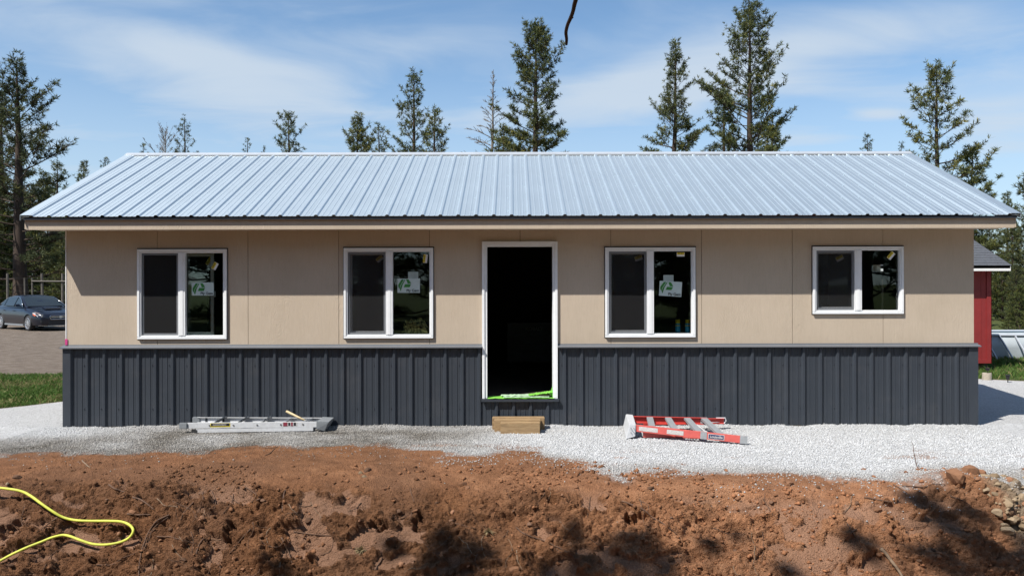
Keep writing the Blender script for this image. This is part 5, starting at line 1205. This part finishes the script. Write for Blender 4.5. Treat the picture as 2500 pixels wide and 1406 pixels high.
for xw in (1.375, -1.375):
    for sg in (-1, 1):
        wh = empty('wheel', (xw, sg * .80, .325), 0.0, car)
        mb = MB(); n = 32; pr = [(.23, -.10), (.30, -.105), (.325, -.08), (.325, .08), (.30, .105), (.23, .10)]
        vs = [(r * math.cos(2 * math.pi * k / n), y, r * math.sin(2 * math.pi * k / n)) for r, y in pr for k in range(n)]
        mb.add(vs, [(j * n + k, j * n + (k + 1) % n, ((j + 1) % 6) * n + (k + 1) % n, ((j + 1) % 6) * n + k) for j in range(6) for k in range(n)]); mb.build('tyre', G['black_rubber'], wh, smooth=True)
        mb = MB(); mb.tube([(0, sg * .02, 0), (0, sg * .03, 0)], .225, 28, 1); mb.tube([(0, sg * .04, 0), (0, sg * .105, 0)], [.05, .045], 14, 0)
        for k in range(11):
            a = 2 * math.pi * k / 11; mb.beam((.035 * math.cos(a), sg * .09, .035 * math.sin(a)), (.222 * math.cos(a), sg * .085, .222 * math.sin(a)), .030, .02, up=(0, 1, 0))
        R_ = [(.225 * math.cos(2 * math.pi * k / 28), sg * .09, .225 * math.sin(2 * math.pi * k / 28)) for k in range(29)]; mb.tube(R_, .016, 6)
        mb.build('rim', [G['alloy_rim'], G['black_plastic']], wh)
mb = MB(); mb.hexa([(2.30, -.40, .50), (2.385, -.40, .50), (2.30, .40, .50), (2.385, .40, .50), (2.30, -.44, .64), (2.375, -.42, .64), (2.30, .44, .64), (2.375, .42, .64)]); gr_ = mb.build('grille', G['black_plastic'], car)
MB().tube([(2.392, -.40, .495), (2.392, .40, .495), (2.385, .44, .60), (2.378, .40, .65), (2.378, -.40, .65), (2.385, -.44, .60), (2.392, -.40, .495)], .014, 6).build('grille_trim', G['chrome'], gr_)
mb = MB(); mb.beam((2.395, -.40, .585), (2.395, .40, .585), .012, .022); mb.build('grille_bar', G['chrome'], gr_)
mb = MB(); mb.prism([(.075 * math.cos(k * .3927), .585 + .04 * math.sin(k * .3927)) for k in range(16)], 2.39, 2.405, axis='x'); mb.build('badge', G['chrome'], gr_)
mb = MB(); mb.hexa([(2.28, -.50, .27), (2.372, -.46, .27), (2.28, .50, .27), (2.372, .46, .27), (2.30, -.52, .42), (2.374, -.48, .42), (2.30, .52, .42), (2.374, .48, .42)]); mb.build('lower_intake', G['black_plastic'], car)
mb = MB(); mb.beam((2.36, -.5, .225), (2.36, .5, .225), .05, .02); mb.beam((2.36, -.5, .225), (2.15, -.79, .235), .05, .02); mb.beam((2.36, .5, .225), (2.15, .79, .235), .05, .02); mb.build('front_lip', G['chrome'], car)
mb = MB(); mb.hexa([(1.28, -.30, .945), (1.75, -.36, .885), (1.28, .30, .945), (1.75, .36, .885), (1.28, -.28, 1.0), (1.62, -.33, .965), (1.28, .28, 1.0), (1.62, .33, .965)]); hs_ = mb.build('hood_scoop', G['dark_navy_car_paint'], car, bevel=.012)
mb = MB(); mb.hexa([(1.66, -.30, .915), (1.735, -.32, .905), (1.66, .30, .915), (1.735, .32, .905), (1.64, -.28, .95), (1.68, -.30, .95), (1.64, .28, .95), (1.68, .30, .95)]); mb.build('scoop_mouth', G['black_plastic'], hs_)

# ------------------------------------------------------------------ wire fence beyond the drive
FD = 43.0
fence = empty('wire_fence', (CX + (100 - PX0) / F * FD, CY + FD, 0)); tag(fence, 'tall wire fence on grey wooden posts behind the parked car', 'fence')
fo = fence.location
PXS = [-120, -70, 17, 60, 79, 103, 152, 200, 260]
for px in PXS:
    big_ = px in (17, 103, 152); x_ = CX + (px - PX0) / F * FD; hgt = CZ - ((665 if big_ else 676) - HZ) / F * FD
    mb = MB(); mb.tube([(x_ - fo.x, rnd.uniform(-.1, .1), -.1), (x_ - fo.x + rnd.uniform(-.03, .03), 0, hgt)], [.075 if big_ else .05, .06 if big_ else .04], 8); mb.build('post', G['grey_post_wood'], fence)
xa, xb, xc = (CX + (p_ - PX0) / F * FD - fo.x for p_ in (79, 260, -120))
zr = CZ - (684 - HZ) / F * FD
mb = MB(); mb.tube([(xa, -.06, zr), ((xa + xb) / 2, -.06, zr - .02), (xb, -.06, zr)], .05, 6); mb.build('rail', G['grey_post_wood'], fence)
for z_ in np.arange(.25, 2.3, .34):
    mb = MB(); mb.tube([(xc, -.07, z_), (xb, -.07, z_)], .0035, 4); mb.build('wire', G['fence_wire'], fence)
# ------------------------------------------------------------------ pines
def tube_np(V_, F_, pts, rad, n):
    b = sum(len(a) for a in V_); pts = np.array(pts); m = len(pts)
    t = np.gradient(pts, axis=0); t /= np.linalg.norm(t, axis=1, keepdims=True) + 1e-9
    ref = np.where(np.abs(t[:, 2:3]) > .9, np.array([[1., 0, 0]]), np.array([[0, 0, 1.]])); a = np.cross(t, ref); a /= np.linalg.norm(a, axis=1, keepdims=True); c = np.cross(t, a)
    th = np.arange(n) * 2 * np.pi / n
    ring_ = pts[:, None, :] + (a[:, None, :] * np.cos(th)[None, :, None] + c[:, None, :] * np.sin(th)[None, :, None]) * np.array(rad)[:, None, None]
    V_.append(ring_.reshape(-1, 3)); i = np.arange(m - 1)[:, None] * n; k_ = np.arange(n)[None]
    F_.append(np.stack([b + i + k_, b + i + (k_ + 1) % n, b + i + n + (k_ + 1) % n, b + i + n + k_], -1).reshape(-1, 4))
def tufts_np(rg, C, Dr, R, k, tint, droop=0.0):
    """star-like needle bunches: k thin blades round each centre"""
    n = len(C); d = rg.normal(0, 1, (n, k, 3)); d /= np.linalg.norm(d, axis=2, keepdims=True)
    d = d * .9 + Dr[:, None, :] * .75; d[..., 2] += .12; d /= np.linalg.norm(d, axis=2, keepdims=True)
    L = R[:, None] * rg.uniform(.65, 1.15, (n, k)); s = np.cross(d, rg.normal(0, 1, (n, k, 3))); s /= np.linalg.norm(s, axis=2, keepdims=True) + 1e-9
    w = (R * .085)[:, None, None]; o = C[:, None, :]
    A = o + s * w * .6; B = o - s * w * .6; M1 = o + d * L[..., None] * .6 + s * w; T = o + d * L[..., None]
    VV = np.stack([A, B, M1, T], 2).reshape(-1, 3); b = (np.arange(n * k) * 4)[:, None]
    FF = np.concatenate([b + np.array([[0, 1, 2]]), b + np.array([[1, 3, 2]])])
    cc = np.repeat(np.repeat(tint, k, 0) * rg.uniform(.75, 1.25, (n * k, 1)), 4, 0); cc = np.concatenate([cc, np.ones((len(cc), 1))], 1)
    return VV, FF, cc
def pine_meshes(seed, H, r0, prof, base=0.12, per_m=4.2, lean=0.0, tuft_r=0.30, dens=1.0, green=(0.062, 0.085, 0.030), dead=0.0, k=9, up=0.35, bare_low=True, whorl_gap=0.0):
    rg = np.random.default_rng(seed); TV, TF = [], []; C, D_, R_ = [], [], []
    hh = np.linspace(0, H, 14); wobx = np.cumsum(rg.normal(0, .02, 14)) * H / 14; woby = np.cumsum(rg.normal(0, .02, 14)) * H / 14
    tx = wobx + lean * hh; ty = woby
    tube_np(TV, TF, np.stack([tx, ty, hh], 1), np.maximum(r0 * (1 - hh / H) ** .85 + .015, .015) * (1 + .35 * np.exp(-hh / (.05 * H + .2))), 8)
    ph, pw = [p[0] for p in prof], [p[1] for p in prof]
    h = base * H; az = rg.uniform(0, 6.28)
    while h < H * .985:
        f = h / H; W_ = np.interp(f, ph, pw); az += 2.399 + rg.normal(0, .35)
        L = max(.15, W_ * 1.12 * (rg.uniform(.45, 1.12) if rg.random() > .12 else rg.uniform(1.1, 1.3)))
        el = np.interp(f, [0, .35, .7, 1], [-.12, .10, .50, 1.15]) + rg.normal(0, .13)
        n = 7; t = np.linspace(0, 1, n); dirh = np.array([np.cos(az), np.sin(az)])
        r_ = L * t; zz = np.tan(np.clip(el, -.6, 1.25)) * L * (t - .15 * t * t) * (.9 if el < 1 else .7) + up * L * t ** 2.6 * .6
        if el > .9: r_ = L * t * .75
        side = np.cumsum(rg.normal(0, .05, n)) * L / n * 2
        x0_, y0_ = np.interp(h, hh, tx), np.interp(h, hh, ty)
        P = np.stack([x0_ + dirh[0] * r_ - dirh[1] * side, y0_ + dirh[1] * r_ + dirh[0] * side, h + zz], 1)
        br = max(.012, min(r0 * .28, (.016 if dead < 1 else .022) * L + (.008 if dead < 1 else .014)) * (1 - .4 * f))
        isdead = rg.random() < dead or (bare_low and f < base + .06 and rg.random() < .5)
        tube_np(TV, TF, P, br * (1 - .8 * t), 4)
        nb = int((3.5 + L * 5.4) * dens)
        ts = np.sort(rg.uniform(.28 if L > 1 else .15, 1, nb)); ts[-1] = 1.0
        for q, tt in enumerate(ts):
            p = np.array([np.interp(tt, t, P[:, j]) for j in range(3)]); tg = P[min(int(tt * (n - 1)) + 1, n - 1)] - P[max(min(int(tt * (n - 1)), n - 2), 0)]; tg = tg / (np.linalg.norm(tg) + 1e-9)
            sgn = 1 if q % 2 else -1; lat = np.array([-dirh[1], dirh[0], 0]) * sgn
            bl = (.12 + .30 * L * (1 - tt) + .10 * L * rg.random()) if tt < 1 else .05
            bl = min(bl, 1.25)
            dv = tg * .75 + lat * rg.uniform(.4, 1.0) + np.array([0, 0, rg.uniform(-.1, .65)]); dv /= np.linalg.norm(dv)
            e_ = p + dv * bl
            if bl > .22 or isdead:
                mid = p + dv * bl * .5 + rg.normal(0, .04 * bl, 3); tube_np(TV, TF, np.array([p, mid, e_]), [br * .35 + .004, br * .25 + .003, .004] if dead < 1 else [.022, .018, .012], 3)
            if isdead: continue
            m_ = 1 + int(bl / (.26 if dens > .8 else .34))
            for u_ in range(m_):
                c = p + dv * bl * (1 - u_ / max(m_, 1) * .8) + rg.normal(0, .035, 3); C.append(c); D_.append(dv); R_.append(tuft_r * rg.uniform(.7, 1.15))
        h += (1 / (per_m * 1.25)) * rg.uniform(.5, 1.5) * (1.0 if f < .8 else .7)
    if not dead >= 1.0:
        for q in range(4): C.append(np.array([tx[-1], ty[-1], H - .12 * q])); D_.append(np.array([0, 0, 1.])); R_.append(tuft_r * .9)
    me_t = mesh_np('trunk', np.concatenate(TV), np.concatenate(TF), G['dead_wood' if dead >= 1 else 'pine_bark'], smooth=True, just_mesh=True); me_c = None
    if C:
        C = np.array(C); n = len(C); v_ = rg.random((n, 1)); y_ = (rg.random((n, 1)) < .18)
        tint = np.array([green]) * (.55 + .9 * v_); tint = np.where(y_, tint * np.array([[1.7, 1.35, .9]]), tint)
        VV, FF, cc = tufts_np(rg, C, np.array(D_), np.array(R_), k, tint)
        me_c = mesh_np('crown', VV, FF, G['pine_needles'], just_mesh=True, cols={'tint': cc})
    return me_t, me_c
def put_tree(meshes, x, y, rz, s, lab, group=None, name='pine_tree', z=0.0, lean=0.0, cat='tree'):
    e_ = empty(name, (x, y, z), rz); e_.scale = (s, s, s); tag(e_, lab, cat, group)
    o = bpy.data.objects.new('trunk', meshes[0]); link(o, e_)
    if meshes[1]: o = bpy.data.objects.new('crown', meshes[1]); link(o, e_)
    return e_
def ground_z(x, y): return float(base_z(np.array([x]), np.array([y]))[0]) - .03
def tree_px(px, top, d, prof, lab, seed, **kw):
    """px: photo column of the top, top: photo row of the tip, prof: (fraction of height, half width in m)"""
    x = CX + (px - PX0) / F * d; y = CY + d; gz = ground_z(x, y); H = CZ - (top - HZ) / F * d - gz
    nm = kw.pop('name', 'pine_tree'); ln = kw.pop('lean', 0.0)
    m = pine_meshes(seed, H, kw.pop('r0', H * .016), prof, lean=ln, **kw); return put_tree(m, x - ln * H, y, 0, 1.0, lab, 'pines standing behind the house', nm, gz)
GR = (0.100, 0.118, 0.046); GL = (0.122, 0.136, 0.050); GD = (0.074, 0.090, 0.040)
CON = [(0, 1.0), (.3, 1.0), (.6, .72), (.85, .35), (1, .08)]
def con(w): return [(a, b * w) for a, b in CON]
tree_px(42, 152, 46, [(0, 2.6), (.25, 2.6), (.55, 2.5), (.68, 2.0), (.8, 1.6), (.92, .8), (1, .1)], 'tall dark pine with a thick trunk rising behind the parked car', 1, r0=.40, base=.16, per_m=5.5, dens=1.1, green=GD, lean=-.012, dead=.10)
tree_px(140, 398, 62, con(1.9), 'small open pine between the tall dark pine and the roof edge', 2, per_m=4, dens=.8, green=GR)
tree_px(205, 394, 70, con(1.7), 'slim pine showing just above the sloping roof edge', 3, per_m=4.5, green=GR)
tree_px(258, 388, 78, con(1.6), 'sparse pine tip poking over the sloping roof edge', 4, per_m=3.2, dens=.7, green=GD)
tree_px(352, 350, 85, con(1.2), 'tiny pine tip at the end of the ridge cap', 5, per_m=2.6, dens=.6, green=GD)
tree_px(402, 318, 80, [(0, 1.6), (.6, 1.6), (.8, 1.7), (.93, 1.1), (1, .4)], 'leafless grey tree with fine spreading twigs behind the ridge', 6, per_m=4.5, dens=1.1, dead=1.0, r0=.16, name='bare_tree', base=.45)
tree_px(455, 290, 80, [(0, 2), (.6, 1.9), (.8, 1.5), (1, .12)], 'thin see-through pine next to the leafless tree', 7, per_m=3.4, dens=.75, green=GD, tuft_r=.26)
tree_px(607, 338, 90, con(2.0), 'very sparse pine top alone beyond the ridge', 8, per_m=2.6, dens=.6, green=GD, tuft_r=.27)
tree_px(645, 357, 95, con(1.2), 'tiniest pine tip, barely clear of the ridge cap', 9, per_m=2.4, dens=.6, green=GD)
tree_px(708, 280, 75, [(0, 2), (.55, 2.0), (.75, 1.5), (.9, 1.1), (1, .2)], 'lone small pine with a lopsided tip, clear sky on both sides', 10, per_m=4.4, dens=.95, green=GR, lean=-.012)
tree_px(872, 290, 62, [(0, 2), (.55, 1.9), (.78, 1.25), (.93, .55), (1, .12)], 'short dense pine with a bushy pointed crown', 11, per_m=6, dens=1.25, green=GL)
tree_px(925, 303, 66, [(0, 1.6), (.6, 1.4), (.8, 1.0), (1, .2)], 'wispy pine squeezed between the bushy pine and a taller open one', 12, per_m=3.4, dens=.75, green=GR)
tree_px(1008, 178, 62, [(0, 2.4), (.45, 2.5), (.65, 2.0), (.8, 1.25), (.92, .75), (1, .15)], 'tall open pine with upswept branches, leaving a smaller pine in its lee', 13, per_m=4.6, dens=1.0, green=GR, up=.55)
tree_px(1062, 272, 58, [(0, 2), (.5, 1.9), (.7, 1.4), (.88, .7), (1, .15)], 'medium pine overlapping the tall open pine beside it', 14, per_m=4.6, dens=1.05, green=GL, up=.5)
tree_px(1205, 170, 56, [(0, 2.4), (.6, 2.0), (.72, 1.6), (.78, 1.0), (.86, .4), (1, .1)], 'bare dead snag with drooping grey branches', 15, r0=.19, dead=1.0, per_m=4.6, dens=1.0, name='dead_tree', up=-.25, base=.35, lean=.012)
tree_px(1230, 318, 52, con(2.2), 'low green pine at the foot of the dead snag', 16, per_m=5.5, dens=1.1, green=GL)
tree_px(1318, 70, 54, [(0, 2.4), (.5, 2.5), (.62, 2.4), (.72, 1.5), (.79, 1.8), (.86, 1.3), (.94, .85), (1, .25)], 'big full pine with a blunt top and a lean, standing next to the dead snag', 17, per_m=6.4, dens=1.3, green=GR, r0=.34, lean=.022)
tree_px(1645, 100, 60, [(0, 2.4), (.5, 2.35), (.62, 2.1), (.75, 1.5), (.86, .95), (.95, .4), (1, .1)], 'slender conical pine with a needle-fine tip', 18, per_m=6.2, dens=1.15, green=GR, tuft_r=.27)
tree_px(1768, 205, 60, [(0, 2.0), (.5, 1.8), (.7, 1.2), (.88, .7), (1, .12)], 'narrow pale pine pressed against the tallest pine', 19, per_m=5, dens=.95, green=(0.085, 0.105, 0.045))
tree_px(1830, 15, 55, [(0, 3.0), (.45, 3.1), (.58, 2.9), (.70, 2.2), (.80, 1.75), (.88, 1.3), (.95, .6), (1, .15)], 'tallest pine of all with long open upswept branches', 20, per_m=5.6, dens=1.15, green=GR, r0=.36, up=.55)
tree_px(1888, 318, 50, [(0, 1.7), (.55, 1.6), (.78, 1.0), (1, .15)], 'small yellowish young pine under the tallest pine', 21, per_m=5.5, dens=1.1, green=(0.10, 0.115, 0.04))
tree_px(2118, 332, 95, [(0, 1.2), (.7, 1.0), (.9, .6), (1, .2)], 'tiny distant pine alone in the gap of sky', 22, per_m=3.2, dens=.8, green=GD)
tree_px(2200, 354, 85, con(1.5), 'pine tips barely showing beside the last big pine', 23, per_m=3, dens=.6, green=GD)
tree_px(2288, 168, 48, [(0, 2.3), (.4, 2.4), (.55, 2.2), (.7, 1.7), (.82, 1.15), (.93, .6), (1, .12)], 'open pine with star-like tufts beyond the sloping gable end', 24, per_m=5.0, dens=.95, green=GL, tuft_r=.31, up=.55)
tree_px(2372, 372, 50, con(2.0), 'bushy lower pine half hidden by the roof edge', 25, per_m=6, dens=1.2, green=GR)
tree_px(2504, 438, 44, con(1.4), 'narrow pine at the outer edge of the wood behind the pool', 26, per_m=5, green=GD)
# the wood on both sides: shared meshes, each tree its own object
KIND = [pine_meshes(101, 13, .22, con(2.3), per_m=5.2, dens=1.1, green=GD, base=.12), pine_meshes(102, 11, .18, con(2.1), per_m=5.5, dens=1.1, green=GR, base=.08), pine_meshes(103, 15, .26, con(2.2), per_m=4.6, dens=1.0, green=GD, base=.28, dead=.15), pine_meshes(104, 9, .15, con(2.2), per_m=6.5, dens=1.2, green=(0.085, 0.105, 0.032), base=.03, bare_low=False)]
rt = random.Random(5)
LAB = ['broad dark pine with full crown', 'medium green pine with drooping base', 'tall pine with bare lower trunk', 'bushy bright green young pine']
def lim_left(px): return 150 if px < 40 else np.interp(px, [40, 110, 165, 260], [300, 430, 455, 470])
for i in range(40):
    d = rt.choice((52, 56, 60, 66, 72, 80, 90, 105)) + rt.uniform(-2, 2); px = rt.uniform(-90, 320); k_ = rt.randrange(4); H0 = (13, 11, 15, 9)[k_]
    x, y = CX + (px - PX0) / F * d, CY + d; gz = ground_z(x, y); Hm = CZ - (lim_left(px) + rt.uniform(0, 70) - HZ) / F * d - gz; s = min(1.15, Hm / H0) * rt.uniform(.8, 1.0)
    put_tree(KIND[k_], x, y, rt.uniform(0, 6.28), s, LAB[k_] + ' in the dense wood behind the wire fence', 'pines of the wood behind the fence', z=gz)
for i in range(26):
    d = rt.choice((34, 38, 42, 47, 54, 62)) + rt.uniform(-1.5, 1.5); px = rt.uniform(2350, 2640); k_ = rt.choice((1, 3, 3, 0)); H0 = (13, 11, 15, 9)[k_]
    x, y = CX + (px - PX0) / F * d, CY + d; gz = ground_z(x, y); lim = 560 + rt.uniform(-15, 90) if px < 2440 else 545 + rt.uniform(-10, 120); Hm = CZ - (lim - HZ) / F * d - gz
    put_tree(KIND[k_], x, y, rt.uniform(0, 6.28), Hm / H0, LAB[k_] + ' in the wood beyond the swimming pool', 'pines of the wood beyond the pool', z=gz)
for px, top, d, k_ in ((2490, 700, 30, 3), (2462, 742, 31, 3), (2512, 735, 29, 3)):
    x, y = CX + (px - PX0) / F * d, CY + d; Hm = CZ - (top - HZ) / F * d + .05
    put_tree(KIND[k_], x, y, px, Hm / 9, 'low bright green young pine right behind the pool', 'young pines at the pool', z=-.05)
for i in range(40):                                    # the belt of wood goes on behind the house and out to both sides
    px = (-760 + i * 62) if i < 11 else (330 + (i - 11) * 100 + rt.uniform(-40, 40)); px = px if i < 33 else 2560 + (i - 33) * 120
    d = rt.uniform(74, 104); k_ = rt.choice((0, 1, 2, 3)); H0 = (13, 11, 15, 9)[k_]; x, y = CX + (px - PX0) / F * d, CY + d; gz = ground_z(x, y); Hm = CZ - (412 + rt.uniform(0, 60) - HZ) / F * d - gz
    put_tree(KIND[k_], x, y, rt.uniform(0, 6.28), min(1.1, Hm / H0), LAB[k_] + ' in the far belt of wood behind the house', 'pines of the far belt', z=gz)
# trees on the camera's side of the clearing (they shade the bank and show in the window glass)
for i in range(48):
    x = -48 + 96 * ((i * 7) % 48 + rt.random()) / 48; y = -25 - rt.uniform(0, 16) - .004 * x * x
    k_ = rt.choice((0, 1, 1, 3, 3)); put_tree(KIND[k_], x, y, rt.uniform(0, 6.28), rt.uniform(1.35, 1.7), LAB[k_] + ' across the clearing facing the house', 'pines across the clearing', z=ground_z(x, y))
# the old pine whose limbs reach over the dig: its shade falls on the bank, one bare twig hangs into view
ov = empty('pine_tree', (-4.6, -14.2, -2.02)); tag(ov, 'old pine reaching over the dig with one bare twig hanging down', 'tree')
rg = np.random.default_rng(77); TV, TF, C, D_, R_ = [], [], [], [], []
O = np.array([-4.6, -14.2, -2.02]); hh = np.linspace(0, 19, 12)
tube_np(TV, TF, np.stack([hh * .01, hh * .006, hh], 1), .34 * (1 - hh / 19) ** .8 + .03, 10)
S_ = np.array(SUN)
SHADE = [(1090, 1330, .19, 4.9), (1130, 1375, .22, 5.0), (1060, 1385, .18, 4.8), (965, 1345, .09, 4.8), (1180, 1350, .12, 4.9), (1420, 1375, .16, 5.1), (1450, 1400, .22, 5.2), (1540, 1360, .20, 5.1), (1590, 1395, .24, 5.3), (1560, 1320, .09, 5.0), (1410, 1305, .06, 5.0), (1740, 1345, .08, 5.2), (1350, 1400, .10, 5.1), (2085, 1325, .07, 5.4), (2120, 1345, .10, 5.5),
         (2265, 1240, .13, 5.6), (2300, 1262, .14, 5.6), (2240, 1228, .09, 5.5), (2380, 1265, .11, 5.6), (2330, 1300, .13, 5.7), (2370, 1330, .16, 5.7), (2420, 1360, .20, 5.8), (2470, 1385, .22, 5.8), (2300, 1355, .12, 5.6), (2250, 1350, .09, 5.6), (2500, 1345, .14, 5.8), (1930, 1402, .10, 5.4), (690, 1400, .10, 4.6), (2350, 1400, .20, 5.7), (1800, 1318, .06, 5.2)]
limbs = {}
for (px, py, r_, t_) in SHADE:
    p, nn = hit(px, py); c = np.array(p) + np.array([-1.16, -1.0, 2.0]) * t_ * rg.uniform(.97, 1.03); limbs.setdefault(round(c[0] / 1.1), []).append((c, r_))
for key, cl_ in sorted(limbs.items()):
    cen = np.mean([c for c, r_ in cl_], 0); h0 = max(5.5, cen[2] + 2.02 - .18 * np.linalg.norm(cen[:2] - O[:2])); b0 = np.array([h0 * .01, h0 * .006, h0]); e_ = cen - O; t = np.linspace(0, 1, 8)[:, None]
    P = b0 * (1 - t) + e_ * t + np.array([0, 0, .5]) * np.sin(t * 3.14) * .6; tube_np(TV, TF, P, .075 * (1 - .75 * t[:, 0]), 6)
    for c, r_ in cl_:
        q = c - O; s0 = P[5]; tt = np.linspace(0, 1, 5)[:, None]; tube_np(TV, TF, s0 * (1 - tt) + q * tt + np.array([0, 0, .12]) * np.sin(tt * 3.14), .02 * (1 - .7 * tt[:, 0]), 5)
        n = int(10 + 800 * r_ * r_); pts = rg.normal(0, .5, (n, 3)) * np.array([r_, r_, r_ * .8]) + q; C.append(pts); dd = pts - s0; D_.append(dd / np.linalg.norm(dd, axis=1, keepdims=True)); R_.append(np.full(n, .15) * rg.uniform(.7, 1.1, n))
# upper crown, well above the frame
for i in range(60):
    h = rg.uniform(11.5, 18.8); L = np.interp(h, [11.5, 14, 19], [2.6, 2.6, .4]) * rg.uniform(.6, 1.1); a = rg.uniform(0, 6.28); t = np.linspace(0, 1, 6)
    P = np.stack([h * .01 + np.cos(a) * L * t, h * .006 + np.sin(a) * L * t, h + .3 * L * t ** 2], 1); tube_np(TV, TF, P, .04 * (1 - .8 * t) + .004, 5)
    n = int(12 * L); u_ = rg.uniform(.3, 1, n)[:, None]; pts = P[0] * (1 - u_) + P[-1] * u_ + rg.normal(0, .16, (n, 3)); C.append(pts); D_.append(np.tile((P[-1] - P[0]) / L, (n, 1))); R_.append(rg.uniform(.15, .26, n))
mesh_np('trunk', np.concatenate(TV), np.concatenate(TF), G['pine_bark'], ov, smooth=True)
C = np.concatenate(C); VV, FF, cc = tufts_np(rg, C, np.concatenate(D_), np.concatenate(R_), 12, np.array([GR]) * (.6 + .8 * rg.random((len(C), 1)))); mesh_np('crown', VV, FF, G['pine_needles'], ov, cols={'tint': cc})
TW = [(1384, 110), (1384.5, 96), (1383, 80), (1387, 62), (1394, 46), (1400, 30), (1404, 12), (1408, -6), (1412, -60), (1405, -150), (1380, -300), (1320, -520), (1180, -800)]
tw = [pix(a, b, 2.9 - .02 * i) - Vector(O) for i, (a, b) in enumerate(TW)] 
end = Vector((.07, .04, 8.4)); last = tw[-1]
tw += [last.lerp(end, t) + Vector((0, 0, .35 * math.sin(t * 3.14))) for t in (.25, .5, .75, 1.0)]
rr_ = [.0045, .0055, .006, .0062, .0068, .0066, .0074, .0078, .0085, .010, .013, .017, .022, .030, .040, .05, .065]
mb = MB().tube(smooth_path(tw, 4), list(np.interp(np.linspace(0, 16, 16 * 4 + 1), range(17), rr_)), 8)
mb.tube([tw[4] + Vector((.004, 0, 0)), tw[4] + Vector((.010, 0, .004))], [.004, .002], 5); mb.build('hanging_limb', G['pine_bark'], ov, smooth=True)
